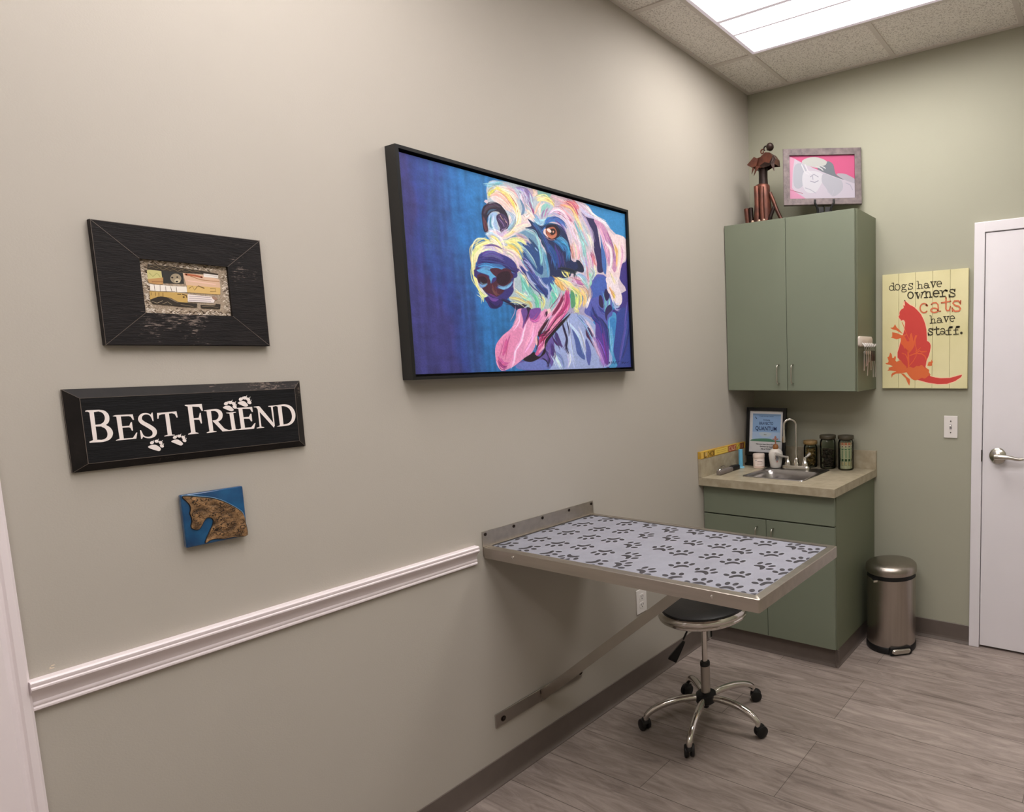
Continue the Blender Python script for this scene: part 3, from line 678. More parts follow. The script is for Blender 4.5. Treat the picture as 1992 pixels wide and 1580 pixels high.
PINK_GLARE = """
Q 238 106 156 0.00 -3.5 -6.4 381.1 -4.6 378.8 249.8 -4.1 250.6
Q 245 180 208 0.00 -3.6 3.3 36.5 19 25.5 93.5 16.8 179.6 43.6 227.9 -4.1 250.6
Q 226 216 232 0.00 31.5 17.4 76.4 41.9 165.6 82.9 264.1 121.4 379.3 162.4 378.8 249.8 63.3 245 14.3 179.6 19.6 83.7
P 201 204 216 0.00 36.1 50.4 76.3 46.7 100.5 95.5 79.5 162.1 49.2 185.2 24.5 165.5 22.9 98.3
P 219 220 216 0.00 74 29.8 106.9 13.8 152 10.3 196.7 23.6 218.7 41.1 208.3 62.5 160.9 70.8 116.1 59.9 81.3 46.9
P 133 140 150 0.00 176 64 208.5 55.3 221.4 34 250.8 51.7 259.9 90.2 271.7 114.5 315.5 140.4 264 123.8 165.6 81.9
S 232 232 234 6.84 151.1 60.9 180.7 73.7 195.4 88.5
S 232 232 234 5.86 176 59.2 200.7 69.5 208 79.3
P 201 196 208 0.00 269.4 107.2 313.9 106 348 121.2 379.9 141.1 379.3 162.4 313 139.4
P 236 234 244 0.00 80.6 95 130.6 86.7 175.3 97.5 199.6 122.1 178.9 164.5 148.4 206.6 98.7 205.4 74.5 161.9
P 204 204 216 0.00 195.1 102.9 249.2 123.4 298.1 143.7 301.7 196.1 246.7 232.6 208.3 184.3 184.3 145.6
L 180 180 196 4.40 120.1 120 140.3 106.2 164.9 121.2
L 176 176 194 4.87 119.7 144 144.4 151.7 164.5 142.7
L 188 188 204 4.39 130.2 110.7 134.8 134.8
L 196 196 210 4.38 89.2 181.4 118.8 191.6 148.3 211.4
L 244 242 250 6.86 71.2 51.4 90.5 95.3 110.4 105.4
L 244 242 250 6.86 91.2 52 105.7 86.1 125.4 101
L 212 208 224 5.79 217.7 203.5 241.9 227.8 252.4 199.6
L 196 194 210 4.83 322.4 158.6 346.7 168.7 360.7 197.5
Q 242 166 202 0.00 -0.8 188.7 34 203.9 73.5 228.6 98.1 245.8 -4.1 250.6
L 200 120 143 2.93 -0.8 189.7 39 201.6 73.7 212
"""
POSTER = """
Q 142 176 218 0.00 19.4 16.8 201.1 17.7 200.8 182.8 19.3 184.5
Q 169 194 226 0.00 20.4 127.8 201.6 126.1 201 176.3 19.4 178.6
P 185 201 214 0.00 62.6 134.1 104.9 128.4 143.6 134.6 130.2 152.3 84.9 155.1
P 84 135 108 0.00 17.8 175.6 52.1 169.8 91.1 166.4 129.9 166.6 165.1 174.7 200.9 179.9 200.8 184 19.2 185.1
Q 125 156 192 0.00 19.4 16.2 201.1 17.1 201.5 28.1 19.8 27.4
Q 42 58 92 0.00 33.7 35 38.6 36.6 48.2 48.7 41.6 48.6
"""
PAWS = [(0.003, -1.419, -42, 0.059), (0.115, -1.417, -47, 0.044), (0.226, -1.431, -49, 0.044), (0.324, -1.446, 34, 0.043), (0.076, -1.516, -53, 0.041), (0.187, -1.542, -52, 0.041), (0.293, -1.527, -51, 0.04), (0.404, -1.566, 34, 0.039), (0.013, -1.637, -49, 0.045), (0.113, -1.631, -46, 0.047), (0.232, -1.643, -50, 0.04), (0.341, -1.633, -58, 0.038), (0.446, -1.688, 51, 0.039), (-0.002, -1.533, -80, 0.03), (0.087, -1.741, -53, 0.043), (0.191, -1.757, -49, 0.047), (0.304, -1.744, -60, 0.036), (0.418, -1.76, -67, 0.036), (0.528, -1.786, 60, 0.035), (0.005, -1.759, -78, 0.031), (0.026, -1.854, -23, 0.045), (0.134, -1.852, -19, 0.041), (0.25, -1.862, -22, 0.034), (0.361, -1.852, -91, 0.024), (0.464, -1.865, -31, 0.033), (0.556, -1.862, 34, 0.032), (0.669, -1.88, 45, 0.025), (0.443, -1.474, 50, 0.046), (0.559, -1.462, 72, 0.043), (0.678, -1.474, 113, 0.036), (0.793, -1.452, 144, 0.033), (0.883, -1.478, 114, 0.039), (0.973, -1.465, 60, 0.038), (0.517, -1.562, 51, 0.041), (0.637, -1.581, 84, 0.039), (0.755, -1.574, 114, 0.043), (0.84, -1.591, 78, 0.045), (0.959, -1.573, 114, 0.04), (1.073, -1.586, 133, 0.039), (1.073, -1.48, 120, 0.031), (0.583, -1.678, 94, 0.04), (0.683, -1.692, 118, 0.04), (0.8, -1.675, 135, 0.047), (0.886, -1.695, 118, 0.041), (0.976, -1.687, 55, 0.035), (1.082, -1.706, 117, 0.033), (0.759, -1.791, 122, 0.041), (0.846, -1.81, 85, 0.044), (0.964, -1.794, 118, 0.041), (1.075, -1.805, 134, 0.04), (0.802, -1.881, 151, 0.034), (0.891, -1.89, 118, 0.024), (0.985, -1.883, 101, 0.021), (1.082, -1.896, 111, 0.017)]
# ---- object helpers

def link(o, parent=None):
    COL.objects.link(o)
    if parent is not None: o.parent = parent
    return o
def thing(name, label, cat, loc=(0, 0, 0), rz=0, group=None):
    o = bpy.data.objects.new(name, None); o.empty_display_size = .05
    o.location = loc; o.rotation_euler = (0, 0, rz)
    link(o); o['label'] = label; o['category'] = cat
    if group: o['group'] = group
    return o
def tag(o, label, cat, group=None):
    o['label'] = label; o['category'] = cat
    if group: o['group'] = group
    return o
def obj(name, bm, mats, parent=None, smooth_=False, label=None):
    me = bpy.data.meshes.new(name)
    if isinstance(bm, bmesh.types.BMesh):
        bm.to_mesh(me); bm.free()
    else:
        me = bm
    if not isinstance(mats, (list, tuple)): mats = [mats]
    for m in mats: me.materials.append(m)
    if smooth_:
        me.shade_smooth()
        try: me.set_sharp_from_angle(angle=math.radians(38))
        except Exception: pass
    o = bpy.data.objects.new(name, me); link(o, parent)
    if label: o['label'] = label
    return o
def struct(name, bm, m, parent=None, smooth_=False):
    o = obj(name, bm, m, parent, smooth_)
    if parent is None: o['kind'] = 'structure'
    return o
def copy_tree(o, parent=None):
    c = o.copy(); COL.objects.link(c)
    if parent is not None: c.parent = parent
    for ch in list(o.children): copy_tree(ch, c)
    return c

# ---------------------------------------------------------------- mesh helpers
def nb(): return bmesh.new()
def box(bm, x0, x1, y0, y1, z0, z1, bev=0, seg=2, mi=0, M=None):
    g = bmesh.ops.create_cube(bm, size=1)['verts']
    for v in g:
        v.co = Vector(((x0+x1)/2 + v.co.x*(x1-x0), (y0+y1)/2 + v.co.y*(y1-y0), (z0+z1)/2 + v.co.z*(z1-z0)))
    fs = set(f for v in g for f in v.link_faces)
    if bev:
        es = list({e for f in fs for e in f.edges})
        r = bmesh.ops.bevel(bm, geom=es, offset=bev, segments=seg, affect='EDGES', profile=.5)
        fs = set(r['faces']) | {f for f in fs if f.is_valid}
        g = list({v for f in fs for v in f.verts})
    for f in fs: f.material_index = mi
    if M is not None:
        bmesh.ops.transform(bm, matrix=M, verts=g)
    return bm
def bxo(*a, **k): return box(nb(), *a, **k)
def lathe(bm, prof, n=32, cx=0, cy=0, sx=1, sy=1, mi=0, M=None):
    """prof: (r,z) list"""
    rings = []
    vs = []
    for r, z in prof:
        if r < 1e-6:
            v = bm.verts.new((cx, cy, z)); rings.append([v]); vs.append(v)
        else:
            q = [bm.verts.new((cx + r*sx*math.cos(2*PI*i/n), cy + r*sy*math.sin(2*PI*i/n), z)) for i in range(n)]
            rings.append(q); vs += q
    for a, b in zip(rings, rings[1:]):
        for i in range(n):
            j = (i+1) % n
            if len(a) == 1 and len(b) == 1: continue
            if len(a) == 1: f = bm.faces.new((a[0], b[j], b[i]))
            elif len(b) == 1: f = bm.faces.new((a[i], a[j], b[0]))
            else: f = bm.faces.new((a[i], a[j], b[j], b[i]))
            f.material_index = mi
    if M is not None: bmesh.ops.transform(bm, matrix=M, verts=vs)
    return bm
def tube(bm, pts, r, n=12, cap=True, sm=0, mi=0, flat=None):
    P = [Vector(p) for p in pts]
    if sm: P = [Vector(p) for p in smooth([tuple(p) for p in P], sm)]
    m = len(P); R = r if hasattr(r, '__len__') else [r]*m
    if len(R) != m: R = list(np.interp(np.linspace(0, 1, m), np.linspace(0, 1, len(R)), R))
    T = [(P[min(i+1, m-1)] - P[max(i-1, 0)]).normalized() for i in range(m)]
    u = T[0].orthogonal().normalized(); rings = []
    for i in range(m):
        u = (u - T[i]*u.dot(T[i]))
        if u.length < 1e-6: u = T[i].orthogonal()
        u.normalize(); w = T[i].cross(u)
        rings.append([bm.verts.new(P[i] + (u*math.cos(2*PI*k/n) + w*math.sin(2*PI*k/n))*R[i]) for k in range(n)])
    for a, b in zip(rings, rings[1:]):
        for k in range(n):
            f = bm.faces.new((a[k], a[(k+1) % n], b[(k+1) % n], b[k])); f.material_index = mi
    if cap:
        f = bm.faces.new(rings[0][::-1]); f.material_index = mi
        f = bm.faces.new(rings[-1]); f.material_index = mi
    return bm
def prism(bm, P, axis, a, b, mi=0):
    """closed polygon P of 2-D points, extruded a..b along axis ('x': P=(y,z); 'y': P=(x,z); 'z': P=(x,y))"""
    def v(p, t): return {'x': (t, p[0], p[1]), 'y': (p[0], t, p[1]), 'z': (p[0], p[1], t)}[axis]
    A = [bm.verts.new(v(p, a)) for p in P]; B = [bm.verts.new(v(p, b)) for p in P]
    n = len(P); fs = []
    for i in range(n): fs.append(bm.faces.new((A[i], A[(i+1) % n], B[(i+1) % n], B[i])))
    for t in tessellate_polygon([[Vector(v(p, a)) for p in P]]):
        fs.append(bm.faces.new((A[t[0]], A[t[1]], A[t[2]]))); fs.append(bm.faces.new((B[t[2]], B[t[1]], B[t[0]])))
    for f in fs: f.material_index = mi
    bmesh.ops.recalc_face_normals(bm, faces=fs)
    return bm
def sphere(bm, c, r, n=16, s=(1, 1, 1), mi=0):
    g = bmesh.ops.create_uvsphere(bm, u_segments=n, v_segments=max(6, n//2+2), radius=1)['verts']
    for v in g: v.co = Vector((c[0]+v.co.x*r*s[0], c[1]+v.co.y*r*s[1], c[2]+v.co.z*r*s[2]))
    for f in {f for v in g for f in v.link_faces}: f.material_index = mi
    return bm
def rrect(x0, x1, y0, y1, r, n=6):
    out = []
    for cx, cy, a in ((x1-r, y1-r, 0), (x0+r, y1-r, 90), (x0+r, y0+r, 180), (x1-r, y0+r, 270)):
        for k in range(n+1):
            t = math.radians(a + 90*k/n); out.append((cx + r*math.cos(t), cy + r*math.sin(t)))
    return out
def loft(bm, loops, close_first=False, close_last=False, mi=0):
    V = [[bm.verts.new(p) for p in L] for L in loops]; n = len(V[0]); fs = []
    for a, b in zip(V, V[1:]):
        for i in range(n): fs.append(bm.faces.new((a[i], a[(i+1) % n], b[(i+1) % n], b[i])))
    if close_first: fs.append(bm.faces.new(V[0][::-1]))
    if close_last: fs.append(bm.faces.new(V[-1]))
    for f in fs: f.material_index = mi
    return bm

# ---------------------------------------------------------------- flat artwork: layered coloured shapes
def flat_items(data, default_w=0):
    """yield (colour, list of polygons) in sheet millimetres, y down"""
    for l in data.strip().splitlines():
        q = l.split(); k, c, w = q[0], [float(v) for v in q[1:4]], float(q[4]); n = [float(v) for v in q[5:]]
        if k == 'V':
            P = np.array(list(zip(n[::3], n[1::3]))); W = np.array(n[2::3])
            t = smooth(P, 4); W = np.interp(np.linspace(0, 1, len(t)), np.linspace(0, 1, len(W)), W)
            yield c, ribbon(t, W); continue
        P = np.array(list(zip(n[::2], n[1::2])))
        if k == 'P': yield c, [smooth(P, 3, True)]
        elif k == 'Q': yield c, [P]
        elif k == 'R':
            h = len(P)//2; A, B = smooth(P[:h], 4), smooth(P[h:], 4)
            m = max(len(A), len(B)); f = lambda Z: np.array([[np.interp(t, np.linspace(0, 1, len(Z)), Z[:, i]) for i in (0, 1)] for t in np.linspace(0, 1, m)])
            A, B = f(A), f(B)
            yield c, [np.array([A[i], A[i+1], B[i+1], B[i]]) for i in range(m-1)]
        elif k == 'S':
            t = smooth(P, 4); u = np.linspace(0, 1, len(t)); yield c, ribbon(t, w*np.minimum(1, .15+3*np.minimum(u, 1-u)))
        else: yield c, ribbon(P, np.full(len(P), w))
def ribbon(P, W):
    if len(P) < 2: return []
    P = np.array(P, float); T = np.gradient(P, axis=0); L = np.hypot(T[:, 0], T[:, 1])[:, None]; T = T/np.maximum(L, 1e-9)
    N = np.stack([-T[:, 1], T[:, 0]], 1); a = P + N*W[:, None]/2; b = P - N*W[:, None]/2
    out = [np.array([a[i], a[i+1], b[i+1], b[i]]) for i in range(len(P)-1)]
    for i in (0, len(P)-1):
        r = W[i]/2
        if r > .15: out.append(np.array([P[i] + r*np.array([math.cos(t), math.sin(t)]) for t in np.linspace(0, 2*PI, 9)[:-1]]))
    return out
def flat_mesh(bm, cl, data, O, U, V, lift, W=1e9, H=1e9, step=2e-5, mi=1, tint=1.):
    """adds the shapes to bm. O origin (top left), U/V unit vectors right/down, sheet units mm; cl colour layer"""
    O, U, V = Vector(O), Vector(U), Vector(V); N = V.cross(U).normalized(); d = lift
    for c, polys in flat_items(data):
        rgb = s2l(hexc(c)*tint); d += step
        for P in polys:
            P = np.column_stack([np.clip(P[:, 0], 0, W), np.clip(P[:, 1], 0, H)])
            ar = .5*np.sum(P[:, 0]*np.roll(P[:, 1], -1) - np.roll(P[:, 0], -1)*P[:, 1])
            if abs(ar) < 1e-3: continue
            co = [O + U*(x/1000) + V*(y/1000) + N*d for x, y in P]
            vs = [bm.verts.new(x) for x in co]
            tris = [(0, 1, 2, 3)] if len(P) == 4 and len(polys) > 1 else tessellate_polygon([[Vector((x, y, 0)) for x, y in P]])
            for t in tris:
                try: f = bm.faces.new([vs[i] for i in t])
                except ValueError: continue
                f.normal_update()
                if f.normal.dot(N) < 0: f.normal_flip()
                f.material_index = mi
                for lp in f.loops: lp[cl] = (*rgb, 1)
    return bm
def clayer(bm): return bm.loops.layers.float_color.new('Col')
def paint_mesh(name, p, O, U, V, W, H, mats, parent, label=None):
    """fine coloured grid from a Paint; W,H metres"""
    ny, nx = p.ny, p.nx; xs = np.linspace(0, W, nx); ys = np.linspace(0, H, ny)
    X, Y = np.meshgrid(xs, ys); O, U, V = np.array(O), np.array(U), np.array(V)
    co = (O + X[..., None]*U + Y[..., None]*V).reshape(-1, 3)
    idx = np.arange(nx*ny).reshape(ny, nx)
    F = np.stack([idx[:-1, :-1], idx[1:, :-1], idx[1:, 1:], idx[:-1, 1:]], -1).reshape(-1, 4)
    me = bpy.data.meshes.new(name); me.vertices.add(len(co)); me.vertices.foreach_set('co', co.ravel())
    me.loops.add(F.size); me.loops.foreach_set('vertex_index', F.ravel().astype(np.int32))
    me.polygons.add(len(F)); me.polygons.foreach_set('loop_start', np.arange(0, F.size, 4, dtype=np.int32))
    me.update(calc_edges=True)
    a = me.color_attributes.new('Col', 'FLOAT_COLOR', 'POINT')
    c = np.ones((nx*ny, 4)); c[:, :3] = s2l(np.clip(p.a, 0, 1)).reshape(-1, 3); a.data.foreach_set('color', c.ravel())
    return obj(name, me, mats, parent, label=label)

# ---------------------------------------------------------------- materials
def mat(name, col, rough=.5, metal=0, spec=.5, noise=0, nscale=8, bump=0, bscale=60, stretch=(1, 1, 1), coat=0, col2=None, emis=None, es=0, trans=0, ior=1.45, alpha=1):
    m = bpy.data.materials.new(name); m.use_nodes = True; nt = m.node_tree; N, L = nt.nodes, nt.links
    b = N['Principled BSDF']; c = (*s2l([v/255 for v in col]), 1)
    b.inputs['Base Color'].default_value = c; b.inputs['Roughness'].default_value = rough; b.inputs['Metallic'].default_value = metal
    b.inputs['Specular IOR Level'].default_value = spec; b.inputs['Coat Weight'].default_value = coat
    b.inputs['Transmission Weight'].default_value = trans; b.inputs['IOR'].default_value = ior
    if emis: b.inputs['Emission Color'].default_value = (*s2l([v/255 for v in emis]), 1); b.inputs['Emission Strength'].default_value = es
    tc = N.new('ShaderNodeTexCoord'); mp = N.new('ShaderNodeMapping'); mp.inputs['Scale'].default_value = stretch; L.new(tc.outputs['Object'], mp.inputs['Vector'])
    if noise or col2:
        n = N.new('ShaderNodeTexNoise'); n.inputs['Scale'].default_value = nscale; n.inputs['Detail'].default_value = 6; L.new(mp.outputs[0], n.inputs['Vector'])
        r = N.new('ShaderNodeValToRGB'); r.color_ramp.elements[0].position = .3; r.color_ramp.elements[1].position = .7
        if col2: c2 = s2l([v/255 for v in col2]); r.color_ramp.elements[0].color = (*c2, 1); r.color_ramp.elements[1].color = c
        else:
            r.color_ramp.elements[0].color = (*[x*(1-noise) for x in c[:3]], 1); r.color_ramp.elements[1].color = (*[min(1, x*(1+noise)) for x in c[:3]], 1)
        L.new(n.outputs['Fac'], r.inputs[0]); L.new(r.outputs[0], b.inputs['Base Color'])
    if bump:
        n = N.new('ShaderNodeTexNoise'); n.inputs['Scale'].default_value = bscale; n.inputs['Detail'].default_value = 4; L.new(mp.outputs[0], n.inputs['Vector'])
        q = N.new('ShaderNodeBump'); q.inputs['Strength'].default_value = bump; q.inputs['Distance'].default_value = .002
        L.new(n.outputs['Fac'], q.inputs['Height']); L.new(q.outputs[0], b.inputs['Normal'])
    return m
def colmat(name, rough=.6, bump=0, bscale=300, spec=.4, coat=0):
    m = mat(name, (128, 128, 128), rough, bump=bump, bscale=bscale, spec=spec, coat=coat); nt = m.node_tree
    a = nt.nodes.new('ShaderNodeVertexColor'); a.layer_name = 'Col'
    nt.links.new(a.outputs['Color'], nt.nodes['Principled BSDF'].inputs['Base Color']); return m
def emit(name, col, s):
    m = bpy.data.materials.new(name); m.use_nodes = True; nt = m.node_tree; nt.nodes.clear()
    e = nt.nodes.new('ShaderNodeEmission'); e.inputs[0].default_value = (*s2l([v/255 for v in col]), 1); e.inputs[1].default_value = s
    o = nt.nodes.new('ShaderNodeOutputMaterial'); nt.links.new(e.outputs[0], o.inputs[0]); return m

M_wall = mat('wall_paint_beige', (174, 168, 158), .62, bump=.12, bscale=260, spec=.25, noise=.015, nscale=2)
M_wallb = mat('wall_paint_green_cast', (164, 163, 146), .6, bump=.12, bscale=260, spec=.25, noise=.015, nscale=2)  # same paint as the left wall, green cast of its light mixed in
M_white = mat('white_gloss_paint', (226, 216, 218), .35, bump=.05, bscale=40)
M_door = mat('white_door_paint', (226, 222, 226), .4, noise=.02, nscale=3)
M_rubber = mat('cove_base_rubber', (98, 88, 82), .45, noise=.05, nscale=20)
M_green = mat('sage_laminate', (118, 125, 108), .5, noise=.03, nscale=3, bump=.03, bscale=400)
M_green2 = mat('sage_laminate_edge', (108, 113, 92), .5, noise=.03, nscale=3)
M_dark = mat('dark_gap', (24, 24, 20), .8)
M_black = mat('black_paint', (16, 16, 17), .38)
M_blackm = mat('black_plastic', (14, 14, 15), .45, noise=.1, nscale=30)
M_steel = mat('brushed_steel', (186, 178, 168), .34, 1, bump=.25, bscale=90, stretch=(1, 14, 14), noise=.08, nscale=3)
M_steelx = mat('brushed_steel_plain', (176, 170, 162), .3, 1, noise=.1, nscale=5)
M_sinkst = mat('sink_steel', (170, 166, 164), .28, 1, noise=.04, nscale=12)
M_chrome = mat('chrome', (214, 210, 204), .1, 1, noise=.03, nscale=10)
M_nickel = mat('satin_nickel', (200, 196, 186), .25, 1, noise=.04, nscale=20)
M_screw = mat('dark_screw', (60, 52, 48), .4, 1)
M_col = colmat('printed_colour', .6)
M_canvas = colmat('canvas_paint', .55, .5, 420, coat=.08)
M_counter = mat('counter_laminate', (172, 162, 140), .4, col2=(150, 139, 116), nscale=26, noise=.1)
M_vinyl = mat('black_vinyl', (22, 21, 24), .34, bump=.15, bscale=180)
M_wplastic = mat('white_plastic', (225, 220, 216), .35)
M_woodblack = mat('distressed_black_wood', (30, 26, 26), .6, spec=.25, col2=(17, 14, 15), nscale=9, stretch=(1, 2, 16), noise=.1, bump=.5, bscale=30)

# distressed marks for the frames
def distress(m, sc, thr, col):
    nt = m.node_tree; N, L = nt.nodes, nt.links; b = N['Principled BSDF']; src = b.inputs['Base Color'].links[0].from_socket
    tc = N.new('ShaderNodeTexCoord'); mp = N.new('ShaderNodeMapping'); mp.inputs['Scale'].default_value = sc; L.new(tc.outputs['Object'], mp.inputs['Vector'])
    n = N.new('ShaderNodeTexNoise'); n.inputs['Scale'].default_value = 60; n.inputs['Detail'].default_value = 8; n.inputs['Roughness'].default_value = .7; L.new(mp.outputs[0], n.inputs['Vector'])
    n2 = N.new('ShaderNodeTexNoise'); n2.inputs['Scale'].default_value = 9; L.new(tc.outputs['Object'], n2.inputs['Vector'])
    mu = N.new('ShaderNodeMath'); mu.operation = 'MULTIPLY'; L.new(n.outputs['Fac'], mu.inputs[0]); L.new(n2.outputs['Fac'], mu.inputs[1])
    r = N.new('ShaderNodeValToRGB'); r.color_ramp.elements[0].position = thr; r.color_ramp.elements[1].position = thr + .05; L.new(mu.outputs[0], r.inputs[0])
    mx = N.new('ShaderNodeMix'); mx.data_type = 'RGBA'; L.new(r.outputs[0], mx.inputs[0]); L.new(src, mx.inputs[6]); mx.inputs[7].default_value = (*s2l([v/255 for v in col]), 1)
    L.new(mx.outputs[2], b.inputs['Base Color'])
distress(M_woodblack, (1, .8, 5), .35, (125, 112, 104))
M_signblack = mat('black_sign_paint', (19, 19, 22), .55, spec=.25, col2=(11, 11, 13), nscale=8, noise=.1, stretch=(1, 2, 14), bump=.4, bscale=30)
M_signedge = mat('worn_sign_edge', (34, 29, 27), .6, spec=.25, col2=(18, 16, 15), nscale=14, noise=.1, bump=.4, bscale=40)
distress(M_signedge, (1, 1.5, 4), .35, (96, 84, 76))
M_grain = mat('grey_barn_wood', (122, 108, 108), .6, col2=(86, 76, 78), nscale=12, stretch=(3, 3, 3), noise=.1, bump=.4, bscale=60)

def floor_mat():
    m = mat('vinyl_planks', (140, 125, 115), .42, spec=.4); nt = m.node_tree; N, L = nt.nodes, nt.links; b = N['Principled BSDF']
    tc = N.new('ShaderNodeTexCoord')
    br = N.new('ShaderNodeTexBrick'); br.inputs['Scale'].default_value = 1; br.inputs['Brick Width'].default_value = 1.22; br.inputs['Row Height'].default_value = .182
    br.inputs['Mortar Size'].default_value = .0014; br.inputs['Mortar Smooth'].default_value = .1; br.offset = .37; br.offset_frequency = 3; br.squash = 1
    br.inputs['Color1'].default_value = (*s2l([.65, .60, .57]), 1); br.inputs['Color2'].default_value = (*s2l([.60, .55, .52]), 1); br.inputs['Mortar'].default_value = (*s2l([.40, .36, .335]), 1)
    mp0 = N.new('ShaderNodeMapping'); mp0.inputs['Location'].default_value = (.3, .06, 0); L.new(tc.outputs['Object'], mp0.inputs['Vector']); L.new(mp0.outputs[0], br.inputs['Vector'])
    mp = N.new('ShaderNodeMapping'); mp.inputs['Scale'].default_value = (1.0, 7, 1); L.new(tc.outputs['Object'], mp.inputs['Vector'])
    n = N.new('ShaderNodeTexNoise'); n.inputs['Scale'].default_value = 3.6; n.inputs['Detail'].default_value = 10; n.inputs['Roughness'].default_value = .68; n.inputs['Distortion'].default_value = 1.2; L.new(mp.outputs[0], n.inputs['Vector'])
    r = N.new('ShaderNodeValToRGB'); r.color_ramp.elements[0].position = .3; r.color_ramp.elements[0].color = (.50, .48, .47, 1); r.color_ramp.elements[1].position = .68; r.color_ramp.elements[1].color = (1.15, 1.15, 1.15, 1); L.new(n.outputs['Fac'], r.inputs[0])
    mx = N.new('ShaderNodeMix'); mx.data_type = 'RGBA'; mx.blend_type = 'MULTIPLY'; mx.inputs[0].default_value = 1; L.new(br.outputs['Color'], mx.inputs[6]); L.new(r.outputs[0], mx.inputs[7])
    L.new(mx.outputs[2], b.inputs['Base Color'])
    bp = N.new('ShaderNodeBump'); bp.inputs['Strength'].default_value = .25; bp.inputs['Distance'].default_value = .002; L.new(n.outputs['Fac'], bp.inputs['Height']); L.new(bp.outputs[0], b.inputs['Normal'])
    return m
def tile_mat():
    m = mat('ceiling_tile', (176, 164, 156), .85, spec=.1); nt = m.node_tree; N, L = nt.nodes, nt.links; b = N['Principled BSDF']
    tc = N.new('ShaderNodeTexCoord'); n = N.new('ShaderNodeTexNoise'); n.inputs['Scale'].default_value = 150; n.inputs['Detail'].default_value = 3; L.new(tc.outputs['Object'], n.inputs['Vector'])
    r = N.new('ShaderNodeValToRGB'); r.color_ramp.elements[0].position = .34; r.color_ramp.elements[0].color = (*s2l([.76, .73, .71]), 1); r.color_ramp.elements[1].position = .5; r.color_ramp.elements[1].color = (*s2l([.94, .92, .90]), 1)
    L.new(n.outputs['Fac'], r.inputs[0]); L.new(r.outputs[0], b.inputs['Base Color'])
    q = N.new('ShaderNodeBump'); q.inputs['Strength'].default_value = .4; q.inputs['Distance'].default_value = .003; L.new(n.outputs['Fac'], q.inputs['Height']); L.new(q.outputs[0], b.inputs['Normal'])
    return m
M_floor, M_tile = floor_mat(), tile_mat()
M_grid = mat('ceiling_grid_metal', (214, 206, 200), .5)

# ---------------------------------------------------------------- the room
XR, YF, H = 2.75, -4.6, 3.0404
struct('floor', bxo(-.12, XR+.1, YF-.1, .12, -.08, 0), M_floor)
wl = struct('wall_left', bxo(-.12, 0, YF-.1, .12, 0, H+.1), M_wall)
bm = nb()
for y_, z_, a_, b_ in ((-2.9535, .9205, .0032, .0012), (-2.9555, .9150, .0042, .0011), (-2.9575, .9176, .0014, .0010)):
    prism(bm, [(y_+a_*math.cos(q_), z_+b_*math.sin(q_)) for q_ in np.linspace(0, 2*PI, 9)[:-1]], 'x', -.001, .0004)
obj('paint_chips', bm, mat('bare_plaster', (214, 200, 178), .8), wl)
DX0, DX1, DZ = 1.2833, 2.30, 2.17
bm = nb(); box(bm, 0, DX0+.02, 0, .12, 0, H+.1); box(bm, DX1-.02, XR, 0, .12, 0, H+.1); box(bm, DX0+.02, DX1-.02, 0, .12, DZ-.02, H+.1)
struct('wall_back', bm, M_wallb)
struct('wall_right', bxo(XR, XR+.1, YF-.1, .12, 0, H+.1), M_wallb)
struct('wall_front', bxo(0, XR, YF-.1, YF, 0, H+.1), M_wall)
# dropped ceiling: tiles and tee bars, holes where the two light fixtures sit
GX = [.2636 + .61*k for k in range(-1, 6)]; GY = [-.4037 - .61*k for k in range(-1, 8)]
LIGHTS = [(GX[1], GX[3], GY[2], GY[1]), (GX[1], GX[3], GY[5], GY[4]), (GX[2], GX[4], GY[7], GY[6]), (GX[3], XR-.03, GY[4], GY[3])]  # last two are added for fill light
bm = nb()
for i in range(len(GX)-1):
    for j in range(len(GY)-1):
        x0, x1 = max(0, GX[i]), min(XR, GX[i+1]); y1, y0 = min(0, GY[j]), max(YF, GY[j+1])
        if x1-x0 < .01 or y1-y0 < .01: continue
        if any(x0 > a-.01 and x1 < b+.01 and y0 > c-.01 and y1 < d+.01 for a, b, c, d in LIGHTS): continue
        box(bm, x0+.007, x1-.007, y0+.007, y1-.007, H+.004, H+.02)
for x in GX:
    if 0 < x < XR:
        ys = [(YF, 0)]
        for a, b, c, d in LIGHTS:
            if a+.02 < x < b-.02: ys = [s for y0, y1 in ys for s in (((y0, c), (d, y1)) if y0 <= c and d <= y1 else ((y0, y1),))]
        for y0, y1 in ys: box(bm, x-.012, x+.012, y0, y1, H-.001, H+.008, mi=1)
for y in GY:
    if YF < y < 0: box(bm, 0, XR, y-.012, y+.012, H-.0005, H+.008, mi=1)
for a, b in (((0, .022), (YF, 0)), ((XR-.022, XR), (YF, 0))): box(bm, *a, *b, H-.0015, H+.008, mi=1)
for a, b in (((0, XR), (-.022, 0)), ((0, XR), (YF, YF+.022))): box(bm, *a, *b, H-.0018, H+.008, mi=1)
box(bm, -.1, XR+.1, YF-.1, .1, H+.14, H+.16)
struct('ceiling', bm, [M_tile, M_grid])

# chair rail with its moulded profile
def rail(bm, prof, y0, y1):
    P = [bm.verts.new((p[0], y0, p[1])) for p in prof]; Q = [bm.verts.new((p[0], y1, p[1])) for p in prof]
    n = len(prof); fs = [bm.faces.new((P[i], Q[i], Q[(i+1) % n], P[(i+1) % n])) for i in range(n)]
    fs += [bm.faces.new(P), bm.faces.new(Q[::-1])]; bmesh.ops.recalc_face_normals(bm, faces=fs); return bm
pr = [(0, .838), (.006, .838), (.010, .841), (.010, .845), (.007, .848), (.009, .851), (.009, .855), (.007, .858), (.008, .864), (.011, .872), (.017, .880), (.024, .886), (.026, .8885), (.026, .892), (.023, .894), (.0245, .897), (.0245, .902), (.021, .905), (.0, .905)]
struct('trim_1', rail(nb(), pr, -2.992, -1.953), M_white, smooth_=True)
